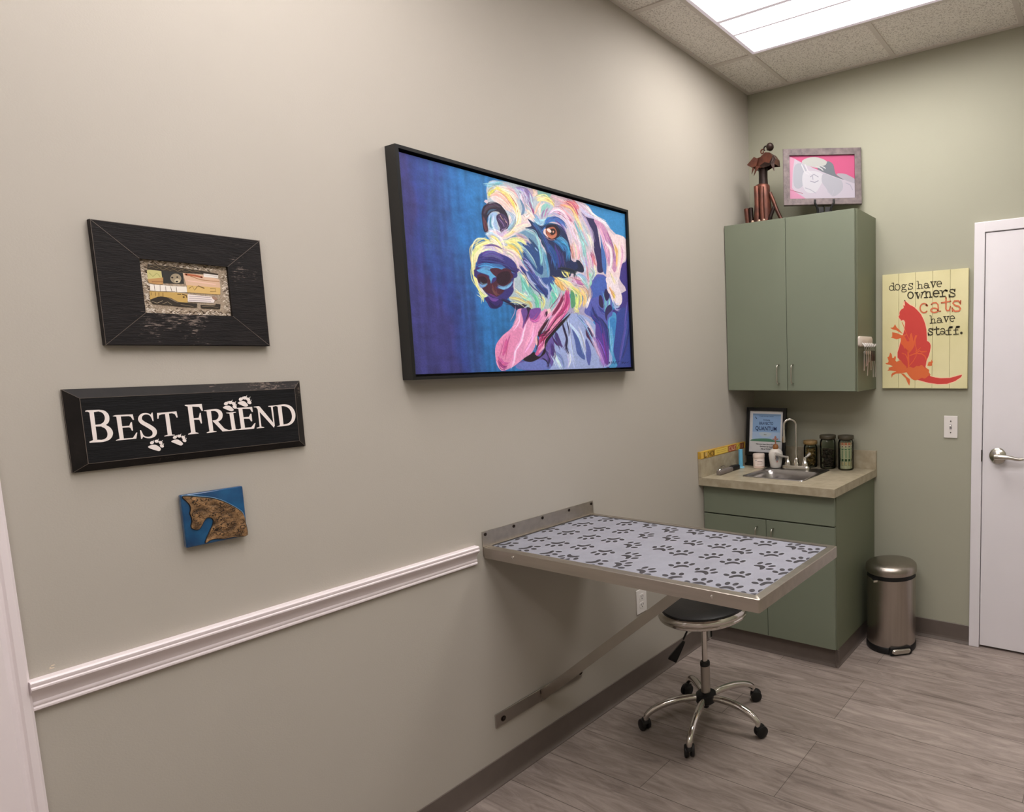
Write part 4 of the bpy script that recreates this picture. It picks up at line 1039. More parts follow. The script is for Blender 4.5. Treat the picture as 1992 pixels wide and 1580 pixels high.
# rubber cove base
cv = [(0, 0), (.016, 0), (.0155, .003), (.010, .006), (.006, .014), (.0045, .025), (.0040, .099), (.002, .1005), (0, .1005)]
struct('baseboard_left', rail(nb(), cv, -2.992, -.57), M_rubber, smooth_=True)
bm = nb(); prism(bm, [(-p[0], p[1]) for p in cv], 'x', .78, DX0)
struct('baseboard_back', bm, M_rubber)
# left doorway casing and its door
bm = nb()
cs = [(0, -2.990), (.012, -2.990), (.016, -2.994), (.016, -3.004), (.013, -3.008), (.013, -3.012), (.020, -3.020), (.022, -3.055), (.024, -3.07), (.024, -3.085), (0, -3.085)]
prism(bm, cs, 'z', 0, 2.17); box(bm, 0, .024, -3.98, -3.085, 2.08, 2.17); box(bm, 0, .022, -4.07, -3.98, 0, 2.17)
struct('trim_2', bm, M_white)
d2 = thing('door_2', 'white door', 'door'); del d2['label']; del d2['category']; d2['kind'] = 'structure'
struct('door_slab', bxo(.0, .008, -3.975, -3.09, .01, 2.075), M_door, d2)
bm = nb(); lathe(bm, [(0, .0), (.03, 0), (.03, .006), (.012, .01), (.012, .035), (.026, .045), (.026, .06), (0, .068)], 20, M=Matrix.Translation((.008, -3.16, 1.0)) @ Matrix.Rotation(PI/2, 4, 'Y'))
obj('door_handle', bm, M_nickel, d2, True)

# back door: steel frame, slab, lever
bm = nb()
box(bm, DX0, DX0+.051, -.018, .12, 0, DZ, .003); box(bm, DX1-.051, DX1, -.018, .12, 0, DZ, .003); box(bm, DX0+.045, DX1-.045, -.0178, .12, DZ-.051, DZ, .003)
struct('trim_3', bm, M_door)
d1 = thing('door_1', 'x', 'x'); del d1['label']; del d1['category']; d1['kind'] = 'structure'
obj('door_slab', bxo(DX0+.054, DX1-.054, -.012, .03, .014, DZ-.054, .002), M_door, d1)
HX, HZ = 1.4115, 1.0175
bm = nb(); T = Matrix.Translation((HX, -.012, HZ)) @ Matrix.Rotation(PI/2, 4, 'X')
lathe(bm, [(0, 0), (.041, 0), (.041, .006), (.036, .012), (.022, .016), (.015, .020), (.014, .045), (0, .047)], 36, M=T)
h = obj('door_handle', bm, M_nickel, d1, True)
bm = nb(); tube(bm, [(HX-.008, -.056, HZ), (HX+.02, -.060, HZ+.001), (HX+.06, -.060, HZ+.001), (HX+.10, -.056, HZ-.006), (HX+.125, -.050, HZ-.004)], [.013, .013, .0105, .0085, .007], 14, sm=4)
obj('lever', bm, M_nickel, h, True)
obj('strike_plate', bxo(DX0+.049, DX0+.0535, -.021, -.014, .985, 1.045, .001), M_screw, d1)

# ---------------------------------------------------------------- ceiling lights
M_lamp = emit('lamp_lens', (255, 250, 246), 14.5)
M_lamp2 = emit('lamp_lens_warm', (255, 249, 248), 16)
M_lampfill = emit('fill_lamp_lens', (255, 249, 248), 13.5)  # lens of the two added fill troffers
M_lampf = mat('light_frame_glow', (210, 200, 206), .4, emis=(200, 190, 200), es=.5)  # faint glow added to brighten frame and bars, which are no lamp
def make_light(x0, x1, y0, y1, label, M_lamp=M_lamp):
    t = thing('ceiling_light', label, 'light', (0, 0, H))
    bm = nb()
    box(bm, x0+.012, x1-.012, y0+.012, y0+.030, -.002, .03); box(bm, x0+.012, x1-.012, y1-.030, y1-.012, -.002, .03)
    box(bm, x0+.012, x0+.030, y0+.03, y1-.03, -.002, .03); box(bm, x1-.030, x1-.012, y0+.03, y1-.03, -.002, .03)
    ya, yb = y0+.03+.183, y1-.03-.190
    ya, yb = y0+.030+.225, y1-.030-.190
    box(bm, x0+.03, x1-.03, ya-.009, ya+.009, -.003, .03); box(bm, x0+.03, x1-.03, yb-.006, yb+.006, -.003, .03)
    box(bm, x0+.012, x1-.012, y0+.012, y1-.012, .03, .10)
    obj('frame', bm, M_lampf, t)
    for a, b in ((y0+.03, ya-.009), (ya+.009, yb-.006), (yb+.006, y1-.03)):
        bm = nb(); box(bm, x0+.030, x1-.030, a, b, .012, .016); obj('diffuser', bm, M_lamp, t)
        # bright raised bead round each lens
    return t
make_light(*LIGHTS[0], 'fluorescent troffer ceiling light with three long lens panels, above the sink corner')
make_light(*LIGHTS[1], 'fluorescent troffer ceiling light outside the photo, second from the sink wall', M_lamp2)
make_light(*LIGHTS[2], 'added fill light shaped as an unseen ceiling troffer, furthest from the sink wall', M_lampfill)  # added to fill the lower left wall and under the table
make_light(*LIGHTS[3], 'added fill light shaped as an unseen ceiling troffer, against the right wall', M_lampfill)  # added to lift the middle of the left wall and under the table

# ---------------------------------------------------------------- dog painting
Y0, Y1, Z0, Z1 = -2.1605, -1.1415, 1.4835, 2.1755
t = thing('dog_painting', 'large framed colourful portrait of a shaggy dog with its pink tongue out', 'painting', (0, Y0, Z0))
def rel(bm, t):
    bmesh.ops.translate(bm, vec=-Vector(t.location), verts=bm.verts); return bm
bm = nb(); w = .010
for a in ((Y0, Y0+w, Z0, Z1), (Y1-w, Y1, Z0, Z1), (Y0+w, Y1-w, Z0, Z0+w), (Y0+w, Y1-w, Z1-w, Z1)): box(bm, .001, .052, *a)
box(bm, .001, .012, Y0+w, Y1-w, Z0+w, Z1-w)
obj('frame', rel(bm, t), M_black, t)
cy0, cy1, cz0, cz1 = -2.1435, -1.1525, 1.5005, 2.1575
bm = nb(); box(bm, .012, .0415, cy0, cy1, cz0, cz1); obj('canvas_edge', rel(bm, t), mat('canvas_side', (150, 160, 200), .7), t)
P = art_dog(760)
paint_mesh('canvas', P, (.0419, cy0-Y0, cz1-Z0), (0, 1, 0), (0, 0, -1), cy1-cy0, cz1-cz0, M_canvas, t)

# ---------------------------------------------------------------- distressed frame with fabric collage
Y0, Y1, Z0, Z1 = -2.8176, -2.5113, 1.5848, 1.8496
iy0, iy1, iz0, iz1 = -2.7455, -2.5845, 1.6575, 1.7765
t = thing('framed_collage', 'wide distressed black wood frame round a small fabric collage', 'picture', (0, Y0, Z0))
def mitred(bm, o, i, x0, xo, xi, mi=0):
    """o,i: (y0,y1,z0,z1) outer and inner rectangles; back x0, outer face height xo, inner face height xi"""
    def ring(r, x): return [(x, r[0], r[2]), (x, r[1], r[2]), (x, r[1], r[3]), (x, r[0], r[3])]
    loft(bm, [ring(o, x0), ring(o, xo-.0015), ring((o[0]+.0015, o[1]-.0015, o[2]+.0015, o[3]-.0015), xo), ring(i, xi), ring(i, x0)], mi=mi)
    bmesh.ops.recalc_face_normals(bm, faces=bm.faces); return bm
bm = mitred(nb(), (Y0, Y1, Z0, Z1), (iy0, iy1, iz0, iz1), .001, .0175, .017)
obj('frame', rel(bm, t), M_woodblack, t)
bm = nb()
M_line = mat('worn_wood_line', (92, 82, 74), .6, noise=.2, nscale=60)
for a, b in (((Y0, Z0), (iy0, iz0)), ((Y1, Z0), (iy1, iz0)), ((Y0, Z1), (iy0, iz1)), ((Y1, Z1), (iy1, iz1))):
    tube(bm, [(.0172, *a), (.0172, *b)], .0006, 4)
for a, b in (((Y0+.001, Z0+.001), (Y0+.001, Z1-.001)), ((Y0, Z1-.001), (Y1, Z1-.001)), ((Y1-.001, Z0), (Y1-.001, Z1))):
    tube(bm, [(.017, *a), (.017, *b)], .0005, 4)
obj('mitre_lines', rel(bm, t), M_line, t)
bm = nb(); cl = clayer(bm); box(bm, .002, .009, iy0-.002, iy1+.002, iz0-.002, iz1+.002)
sx, sy = (iy1-iy0)*1000, (iz1-iz0)*1000
R = random.Random(4); dots = []
for k in range(1300):
    u, v = R.random()*sx, R.random()*sy
    if 13 < u < sx-13 and 12 < v < sy-12: continue
    c = R.choice(['222 208 192', '204 188 168', '120 102 82', '74 58 44', '232 220 206']); a = R.choice((.6, -.6)); L_ = 3.4
    dots.append(f"L {c} 2.0 {u:.1f} {v:.1f} {u+L_:.1f} {v+a*L_:.1f}")
flat_mesh(bm, cl, '\n'.join(dots), (.009, iy0, iz1), (0, 1, 0), (0, 0, -1), .0001, sx, sy, step=1e-7)
flat_mesh(bm, cl, COLLAGE, (.009, iy0, iz1), (0, 1, 0), (0, 0, -1), .0004, sx, sy)
M_weave = mat('woven_fabric', (176, 160, 140), .9, col2=(140, 122, 104), nscale=300, noise=.2, bump=.6, bscale=500)
obj('collage', rel(bm, t), [M_weave, M_col], t)

# ---------------------------------------------------------------- BEST FRIEND plaque
Y0, Y1, Z0, Z1 = -2.8895, -2.4473, 1.3170, 1.4930
t = thing('wall_sign', 'long black wooden BEST FRIEND sign with white paw prints', 'sign', (0, Y0, Z0))
o = (Y0, Y1, Z0, Z1); i = (-2.8682, -2.4675, 1.3345, 1.4735)
ring = lambda r, x: [(x, r[0], r[2]), (x, r[1], r[2]), (x, r[1], r[3]), (x, r[0], r[3])]
bm = nb(); loft(bm, [ring(o, .001), ring(o, .006), ring(i, .0215)], True, False); bmesh.ops.recalc_face_normals(bm, faces=bm.faces)
obj('bevelled_edge', rel(bm, t), M_signedge, t)
bm = nb(); cl = clayer(bm); box(bm, .018, .022, *i)
flat_mesh(bm, cl, BESTFRIEND, (.022, i[0], i[3]), (0, 1, 0), (0, 0, -1), .0002)
obj('lettered_panel', rel(bm, t), [M_signblack, M_col], t)
bm = nb()
for a, b in ((0, 0), (1, 0), (1, 1), (0, 1)):
    tube(bm, [(.006, o[a], o[2+b]), (.0217, i[a], i[2+b])], .0006, 4)
for a, b in (((i[0], i[2]), (i[1], i[2])), ((i[1], i[2]), (i[1], i[3])), ((i[1], i[3]), (i[0], i[3])), ((i[0], i[3]), (i[0], i[2]))):
    tube(bm, [(.0217, *a), (.0217, *b)], .0006, 4)
for a, b in (((o[1], o[2]), (o[1], o[3])), ((o[1], o[3]), (o[0], o[3])), ((o[0], o[3]), (o[0], o[2]))):
    tube(bm, [(.0058, *a), (.0058, *b)], .0005, 4)
obj('edge_wear', rel(bm, t), M_line, t)

# ---------------------------------------------------------------- blue horse tile
Y0, Y1, Z0, Z1 = -2.7224, -2.6008, 1.1094, 1.2363
t = thing('horse_tile', 'small glazed blue ceramic tile with a carved brown horse head', 'plaque', (0, Y0, Z0))
M_glaze = mat('blue_glaze', (22, 84, 128), .22, col2=(8, 52, 92), nscale=22, noise=.2, coat=.5)
bm = nb(); box(bm, .001, .0165, Y0, Y1, Z0, Z1, .003, 3); obj('tile', rel(bm, t), M_glaze, t, True)
M_carve = mat('carved_brown_glaze', (158, 122, 84), .4, col2=(48, 32, 20), nscale=62, noise=.3, bump=1.0, bscale=62)
M_carve.node_tree.nodes['Bump'].inputs['Distance'].default_value = .006
q = [float(v) for v in HORSE.split()[5:]]; hp = smooth(list(zip(q[::2], q[1::2])), 3, True)
hp = [(Y0 + max(.5, min(121, x))/1000, Z1 - max(.5, min(126, y))/1000) for x, y in hp]
bm = nb(); prism(bm, hp, 'x', .016, .0195); 
def inpoly(x, y, P):
    c = False
    for (ax, ay), (bx, by) in zip(P, P[1:] + P[:1]):
        if (ay > y) != (by > y) and x < (bx-ax)*(y-ay)/(by-ay)+ax: c = not c
    return c
bmd = nb(); R = random.Random(2); n_ = 0
while n_ < 150:          # carved swirls, raised and cut
    py, pz = R.uniform(Y0, Y1), R.uniform(Z0, Z1); r = R.uniform(.0025, .007); a0 = R.uniform(0, 6)
    pts = [(py+r*math.cos(a0+s_)*(1-s_*.12), pz+r*math.sin(a0+s_)*(1-s_*.12)) for s_ in np.linspace(0, 3.2, 8)]
    if not all(inpoly(a, b, hp) for a, b in pts): continue
    n_ += 1; tube(bm if n_ % 2 else bmd, [(.0196, a, b) for a, b in pts], .0009 if n_ % 2 else .0007, 6)
obj('carved_grooves', rel(bmd, t), mat('carving_shadow', (34, 22, 14), .5), t, True)
obj('horse_relief', rel(bm, t), M_carve, t, True)
bm = nb(); tp = [p for p in hp if True]
tube(bm, [(.0172, p[0]+.0005, p[1]+.0028) for p in hp[:len(hp)//3]], .0009, 6)
bm2 = nb(); tube(bm2, [(.0168, *p) for p in hp + hp[:1]], .0016, 6); obj('groove_outline', rel(bm2, t), mat('dark_groove', (16, 14, 16), .5), t, True)
obj('mane_ridge', rel(bm, t), mat('pale_blue_glaze', (110, 140, 165), .2), t, True)

# ---------------------------------------------------------------- exam table on the wall
TX, TY0, TY1, TZ = 1.112, -1.923, -1.385, .8903
t = thing('exam_table', 'fold-down stainless steel exam table fixed to the left wall', 'table', (0, TY0, TZ))
bm = nb(); w = .026
OUT = lambda z, e=0: [(x, y, z) for x, y in rrect(.0015+e, TX-e, TY0+e, TY1-e, .006, 3)]
INN = lambda z: [(x, y, z) for x, y in rrect(.012, TX-w, TY0+w, TY1-.02, .006, 3)]
loft(bm, [OUT(TZ-.038), OUT(TZ-.0015), OUT(TZ, .0015), INN(TZ), INN(TZ-.006)], False, True)
loft(bm, [[(x, y, TZ-.038) for x, y in rrect(.004, TX-.003, TY0+.003, TY1-.003, .004, 3)], [(x, y, TZ-.012) for x, y in rrect(.004, TX-.003, TY0+.003, TY1-.003, .004, 3)]], False, True)
bmesh.ops.recalc_face_normals(bm, faces=bm.faces)
obj('tabletop', rel(bm, t), M_steel, t, True)
bm = nb(); box(bm, .0006, .0035, TY0, TY1, TZ-.03, TZ+.0537); box(bm, .0035, .012, TY0, TY1, TZ-.001, TZ+.0015)
obj('wall_flange', rel(bm, t), M_steel, t)
def screw(bm, M, r=.006):
    lathe(bm, [(0, .003), (r*.5, .0028), (r, .001), (r, 0)], 12, M=M)
for y in (-1.911, -1.79, -1.656, -1.52, -1.396):
    bm = nb(); screw(bm, Matrix.Translation((.0035, y, .9335)) @ Matrix.Rotation(PI/2, 4, 'Y')); obj('screw', rel(bm, t), M_screw, t, True)
for x in (.1525, .9604):
    bm = nb(); screw(bm, Matrix.Translation((x, TY0, .8735)) @ Matrix.Rotation(PI/2, 4, 'X'), .0055); obj('rivet', rel(bm, t), M_chrome, t, True)
bm = nb(); box(bm, .001, .006, -1.921, -1.500, .219, .269, .001, 1)
wp = obj('wall_bracket', rel(bm, t), M_steelx, t)
for y in (-1.889, -1.506):
    bm = nb(); lathe(bm, [(0, .007), (.004, .007), (.006, .005), (.006, .002), (.010, .0018), (.010, 0)], 14, M=Matrix.Translation((.006, y, .241)) @ Matrix.Rotation(PI/2, 4, 'Y'))
    o = obj('bolt', rel(bm, t), M_screw, t, True)
# brace: flat bar from the bracket up to the underside, with a bent foot against the bracket
A, B = Vector((.012, 0, .243)), Vector((.800, 0, .858)); D = (B-A).normalized(); Nn = Vector((-D.z, 0, D.x))*.0195
bm = nb(); pts = [A-Nn+Vector((.0, 0, .002)), B-Nn, B+Nn-D*.02, A+Nn]
pts = [(p.x, min(p.z, TZ-.0365)) for p in pts]; prism(bm, pts, 'y', -1.716, -1.710)
box(bm, .006, .010, -1.716, -1.69, .219, .269); box(bm, .72, .80, -1.716, -1.66, TZ-.042, TZ-.038)
obj('brace', rel(bm, t), M_steelx, t)

# mat with paw prints
t2 = nb(); cl = clayer(t2)
MY0, MY1, MX0, MX1 = TY0+.030, TY1-.023, .014, TX-.029
box(t2, MX0, MX1, MY0, MY1, TZ-.0058, TZ-.0022, .001, 1)
def ellipse(cx, cy, rx, ry, rot, n=12):
    return [(cx + rx*math.cos(a)*math.cos(rot) - ry*math.sin(a)*math.sin(rot), cy + rx*math.cos(a)*math.sin(rot) + ry*math.sin(a)*math.cos(rot)) for a in np.linspace(0, 2*PI, n, endpoint=False)]
PAD = [(-5, 0), (-8, -9), (-16, -19), (-20, -27), (-12, -33), (-2, -26), (6, -17), (9, -6), (9, 6), (6, 17), (-2, 26), (-12, 33), (-20, 27), (-16, 19), (-8, 9)]
PAD = [(-7, 0), (-9, -9), (-14, -17), (-15, -23), (-6, -24), (5, -15), (11, -5), (10, 7), (4, 17), (-5, 24), (-15, 23), (-14, 15), (-9, 8)]
TOES = [(16, -32, -.5), (34, -12.5, -.15), (34, 12.5, .15), (15, 33, .55)]
pd = []
def inside(p): return MX0*1000+1 < p[0] < MX1*1000-1 and MY0*1000+1 < p[1] < MY1*1000-1
for x, y, ang, dd in PAWS:
    a = math.radians(ang); k = 1.0
    cx, cy = x*1000 + .55*dd*500*math.cos(a), y*1000 + .55*dd*500*math.sin(a)
    R_ = lambda u, v: (cx + k*(u*math.cos(a) - v*math.sin(a)), cy + k*(u*math.sin(a) + v*math.cos(a)))
    for sh in [PAD] + [ellipse(u-3, v, 12.5, 8.0, r) for u, v, r in TOES]:
        q = [R_(u, v) for u, v in sh]
        q = [(min(max(u, MX0*1000+2), MX1*1000-2), min(max(v, MY0*1000+2), MY1*1000-2)) for u, v in q]
        pd.append('P 58 56 60 0 ' + ' '.join(f'{u:.1f} {-v:.1f}' for u, v in q))
flat_mesh(t2, cl, '\n'.join(pd), (0, 0, TZ-.0022), (1, 0, 0), (0, -1, 0), .00006, step=2e-7)
for f in t2.faces:
    if f.material_index == 1 and f.normal.z < 0: f.normal_flip()
M_mat = mat('grey_mat_fabric', (138, 139, 148), .8, noise=.05, nscale=14, bump=.25, bscale=30)
o = obj('table_mat', t2, [M_mat, M_col]); tag(o, 'grey exam table mat printed all over with black paw prints', 'mat')

# ---------------------------------------------------------------- stool
SX, SY = .447, -1.235
t = thing('rolling_stool', 'round black rolling stool with chrome base under the exam table', 'stool', (SX, SY, 0))
bm = nb(); lathe(bm, [(0, .534), (.10, .533), (.150, .529), (.172, .520), (.178, .508), (.176, .498)], 56); obj('seat', bm, M_vinyl, t, True)
bm = nb(); lathe(bm, [(.172, .514), (.181, .515), (.1865, .508), (.188, .501), (.1865, .494), (.184, .491), (.1865, .488), (.185, .480), (.178, .475), (.165, .472), (0, .470)], 64)
obj('seat_ring', bm, M_chrome, t, True)
bm = nb(); lathe(bm, [(0, .470), (.05, .470), (.05, .452), (.018, .446), (.018, .430), (0, .430)], 24); obj('seat_plate', bm, M_blackm, t, True)
bm = nb(); lathe(bm, [(.0115, .25), (.0115, .44)], 24); obj('piston', bm, M_chrome, t, True)
bm = nb(); lathe(bm, [(.012, .268), (.0185, .268), (.021, .264), (.021, .252), (.020, .250)], 24); obj('collar', bm, M_blackm, t, True)
bm = nb(); lathe(bm, [(.0195, .252), (.0195, .13), (.022, .12)], 28); obj('column', bm, M_steelx, t, True)
bm = nb(); lathe(bm, [(0, .135), (.03, .135), (.042, .128), (.045, .112), (.042, .095), (.03, .085), (.0, .083)], 24); lathe(bm, [(.012, .09), (.012, .066), (0, .066)], 14); obj('hub', bm, M_blackm, t, True)
bm = nb(); tube(bm, [(-.02, 0, .458), (-.048, -.012, .44), (-.068, -.02, .40), (-.09, -.024, .355)], .0042, 8, sm=3)
lv = obj('height_lever', bm, M_blackm, t, True)
bm = nb(); Dv = Vector((-.62, -.16, -1)).normalized(); a = Vector((-.088, -.024, .345)); sd = Vector((.72, .5, -.45)).normalized()
sd = (sd - Dv*sd.dot(Dv)).normalized(); th = Dv.cross(sd).normalized()
def sec(c, w, h): return [c+sd*w+th*h, c-sd*w+th*h, c-sd*w-th*h, c+sd*w-th*h]
loft(bm, [sec(a, .006, .004), sec(a+Dv*.03, .011, .005), sec(a+Dv*.10, .020, .006), sec(a+Dv*.105, .018, .005)], True, True); bmesh.ops.recalc_face_normals(bm, faces=bm.faces)
obj('lever_paddle', bm, M_blackm, lv)
LEG_R = .262
ANG = [-138, -71, 0, 68, 143]
for k, (a, sw) in enumerate(zip(ANG, (-60, 200, 60, -30, 120))):
    r = math.radians(a); c, s_ = math.cos(r), math.sin(r)
    bm = nb(); pts = [(.03, .112), (.08, .116), (.14, .112), (.19, .100), (.225, .085), (.248, .066), (.252, .048)]
    tube(bm, [(d*c, d*s_, z) for d, z in pts], [.013, .0145, .0145, .014, .0135, .012, .0105], 14, sm=4)
    leg = obj('leg', bm, M_chrome, t, True)
    w = math.radians(a+sw); ox, oy = .012*math.cos(w), .012*math.sin(w); cx, cy = .252*c, .252*s_
    bm = nb()
    for sgn in (-1, 1):
        Tm = Matrix.Translation((cx+ox, cy+oy, .0245)) @ Matrix.Rotation(w, 4, 'Z') @ Matrix.Rotation(PI/2, 4, 'X') @ Matrix.Translation((0, 0, sgn*.012))
        lathe(bm, [(0, -.008), (.020, -.008), (.024, -.005), (.0245, 0), (.024, .005), (.020, .008), (0, .008)], 24, M=Tm)
    obj('caster', bm, M_blackm, t, True)
    bm = nb(); Tm = Matrix.Translation((cx+ox*.6, cy+oy*.6, .034)) @ Matrix.Rotation(w, 4, 'Z')
    lathe(bm, [(0, .021), (.012, .020), (.020, .012), (.022, 0), (.0, 0)], 20, sy=.8, M=Tm); obj('caster_hood', bm, M_blackm, t, True)

# ---------------------------------------------------------------- wall outlet and light switch
t = thing('wall_outlet', 'white duplex power outlet on the left wall under the exam table', 'outlet', (0, -1.1028, .4075))
obj('cover_plate', bxo(.0004, .0055, -.035, .035, -.0575, .0575, .0018), M_wplastic, t)
M_slot = mat('socket_slots', (40, 38, 42), .6)
for z in (.0195, -.0195):
    bm = nb(); prism(bm, [(x, y+z) for x, y in rrect(-.0165, .0165, -.0142, .0142, .009, 4)], 'x', .005, .0072); r_ = obj('receptacle', bm, M_wplastic, t)
    bm = nb()
    for dy in (-.0065, .0065): box(bm, .0070, .0076, dy-.0014, dy+.0014, z-.001, z+.008)
    lathe(bm, [(0, .0004), (.0028, .0004), (.0028, 0)], 10, M=Matrix.Translation((.0072, 0, z-.0075)) @ Matrix.Rotation(PI/2, 4, 'Y'))
    obj('slots', bm, M_slot, r_)
t = thing('light_switch', 'white toggle light switch on the back wall beside the door', 'switch', (1.1755, 0, 1.1545))
obj('cover_plate', bxo(-.035, .035, -.0055, -.0004, -.0575, .0575, .0018), M_wplastic, t)
bm = nb(); box(bm, -.006, .006, -.0062, -.005, -.012, .012); obj('toggle_slot', bm, mat('switch_shadow', (150, 146, 150), .5), t)
bm = nb(); box(bm, -.004, .004, -.017, -.005, -.004, .004, .001, 1, M=Matrix.Rotation(math.radians(-28), 4, 'X')); obj('toggle', bm, M_wplastic, t)
for z in (.030, -.030):
    bm = nb(); screw(bm, Matrix.Translation((0, -.0055, z)) @ Matrix.Rotation(PI/2, 4, 'X'), .0032); obj('screw', bm, M_screw, t, True)

# ---------------------------------------------------------------- wall cabinet
def pull(name, x, y, z, parent, L_=.1):
    bm = nb(); tube(bm, [(x, y, z), (x, y-.014, z+.001), (x, y-.024, z-.006), (x, y-.027, z-.016), (x, y-.027, z-L_+.016), (x, y-.024, z-L_+.006), (x, y-.014, z-L_-.001), (x, y, z-L_)], .0038, 10, sm=2)
    return obj(name, bm, M_nickel, parent, True)
UX, UY, UZ0, UZ1 = .7712, -.2957, 1.3500, 2.2555
t = thing('wall_cabinet', 'sage green two-door wall cabinet above the sink', 'cabinet')
bm = nb(); box(bm, .002, UX, -.276, -.001, UZ0, UZ1); obj('carcass', bm, M_green2, t)
for x0, x1, hx in ((.006, .3785, .3310), (.3815, .763, .4158)):
    d = obj('door', bxo(x0, x1, UY, -.2775, UZ0+.002, UZ1-.002, .0008, 1), M_green, t)
    pull('handle', hx, UY, 1.4905, d)

# ---------------------------------------------------------------- base cabinet
t = thing('base_cabinet', 'sage green sink base cabinet with one drawer front and two doors', 'cabinet')
KX, KY, KZ = .7763, -.606, .9064
bm = nb(); q_ = KZ-.0415
box(bm, .002, .020, -.5485, -.001, .0885, q_); box(bm, .7427, .7607, -.5485, -.001, .0885, q_); box(bm, .020, .7427, -.5485, -.020, .0885, .106)
box(bm, .020, .7427, -.008, -.001, .0885, q_); box(bm, .020, .7427, -.5485, -.530, .700, .722); box(bm, .373, .391, -.5485, -.530, .106, .700); box(bm, .020, .7427, -.5485, -.530, q_-.02, q_)
obj('carcass', bm, M_green2, t)
for x0, x1, hx in ((.004, .3805, .3330), (.3835, .7575, .4251)):
    d = obj('door', bxo(x0, x1, -.568, -.550, .0955, .7085, .0008, 1), M_green, t)
    pull('handle', hx, -.568, .669, d)
obj('drawer', bxo(.004, .7575, -.568, -.550, .7155, KZ-.046, .0008, 1), M_green, t)
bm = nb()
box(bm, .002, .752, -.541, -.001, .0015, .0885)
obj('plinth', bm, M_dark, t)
bm = nb(); prism(bm, [(-.541-p[0], p[1]*.88) for p in cv], 'x', .0165, .752+.016); prism(bm, [(.752+p[0], p[1]*.88) for p in cv], 'y', -.541-.016, -.002)
obj('cove_base', bm, M_rubber, t)

# ---------------------------------------------------------------- countertop with splashes, sink, tap
HX0, HX1, HY0, HY1 = .207, .545, -.478, -.150
t = thing('countertop', 'mottled tan laminate countertop with backsplash round the sink', 'countertop')
bm = nb(); zt, zb = KZ, KZ-.041
for a in ((0.001, HX0, KY, -.001), (HX1, KX, KY, -.001), (HX0, HX1, KY, HY0), (HX0, HX1, HY1, -.001)): box(bm, *a, zb, zt)
obj('worktop', bm, M_counter, t)
obj('back_splash', bxo(.0205, KX, -.020, -.001, KZ, 1.008, .001, 1), M_counter, t)
obj('side_splash', bxo(.001, .020, -.6085, -.001, KZ, 1.0045, .001, 1), M_counter, t)
t = thing('sink', 'small square stainless steel drop-in bar sink', 'sink')
bm = nb()
RR = lambda x0, x1, y0, y1, r, z: [(x, y, z) for x, y in rrect(x0, x1, y0, y1, r, 5)]
loft(bm, [RR(.195, .557, -.490, -.137, .02, KZ+.0006), RR(.197, .555, -.488, -.139, .02, KZ+.004), RR(.203, .549, -.482, -.145, .018, KZ+.004), RR(.212, .540, -.472, -.232, .03, KZ+.0015),
          RR(.218, .534, -.466, -.238, .035, KZ-.006), RR(.224, .528, -.460, -.244, .045, KZ-.025), RR(.226, .526, -.458, -.246, .045, KZ-.120), RR(.245, .507, -.440, -.264, .05, KZ-.135)], False, True)
bmesh.ops.recalc_face_normals(bm, faces=bm.faces)
for f in bm.faces: f.normal_flip() if f.normal.z < -.5 else None
obj('basin', bm, M_sinkst, t, True)
bm = nb(); lathe(bm, [(0, KZ-.1335), (.018, KZ-.1335), (.038, KZ-.132), (.042, KZ-.134)], 24, .376, -.352); obj('drain', bm, M_chrome, t, True)
FX, FY, FZ = .368, -.178, KZ+.0035
t = thing('faucet', 'chrome gooseneck faucet with two lever handles behind the sink', 'faucet', (FX, FY, FZ))
bm = nb(); loft(bm, [RR(-.085, .085, -.024, .024, .02, 0), RR(-.085, .085, -.024, .024, .02, .012), RR(-.080, .080, -.019, .019, .016, .019)], True, True); bmesh.ops.recalc_face_normals(bm, faces=bm.faces); obj('base_plate', bm, M_nickel, t, True)
dx, dy = -.80, -.60
bm = nb(); pts = [(0, 0, .018), (0, 0, .10), (0, 0, .235)]; r0 = .034
for a in np.linspace(0, PI, 13): q = r0*(1-math.cos(a)); pts.append((dx*q, dy*q, .245+r0*math.sin(a)))
pts += [(dx*2*r0, dy*2*r0, .20), (dx*2*r0, dy*2*r0, .17)]
tube(bm, pts, .0068, 14); tube(bm, [(dx*2*r0, dy*2*r0, .185), (dx*2*r0, dy*2*r0, .150)], .0088, 14)
obj('spout', bm, M_chrome, t, True)
bm = nb(); lathe(bm, [(.017, .018), (.016, .03), (.011, .042), (.013, .050), (.010, .058), (.007, .062)], 20); obj('spout_collar', bm, M_chrome, t, True)
for sx_, lev in ((-1, [(0, 0, .062), (-.014, -.026, .068), (-.028, -.052, .078), (-.040, -.074, .088)]), (1, [(0, 0, .062), (.006, .014, .070), (.010, .026, .076), (.013, .036, .082)])):
    bm = nb(); lathe(bm, [(.020, .018), (.020, .028), (.016, .040), (.010, .048), (.010, .062), (.008, .068), (0, .069)], 22, sx_*.053, 0)
    hd = obj('handle', bm, M_chrome, t, True)
    bm = nb(); tube(bm, [(sx_*.053+a, b, c) for a, b, c in lev], [.006, .006, .009, .010], 12, sm=3); obj('lever', bm, mat('satin_lever', (225, 220, 215), .3, .6), hd, True)

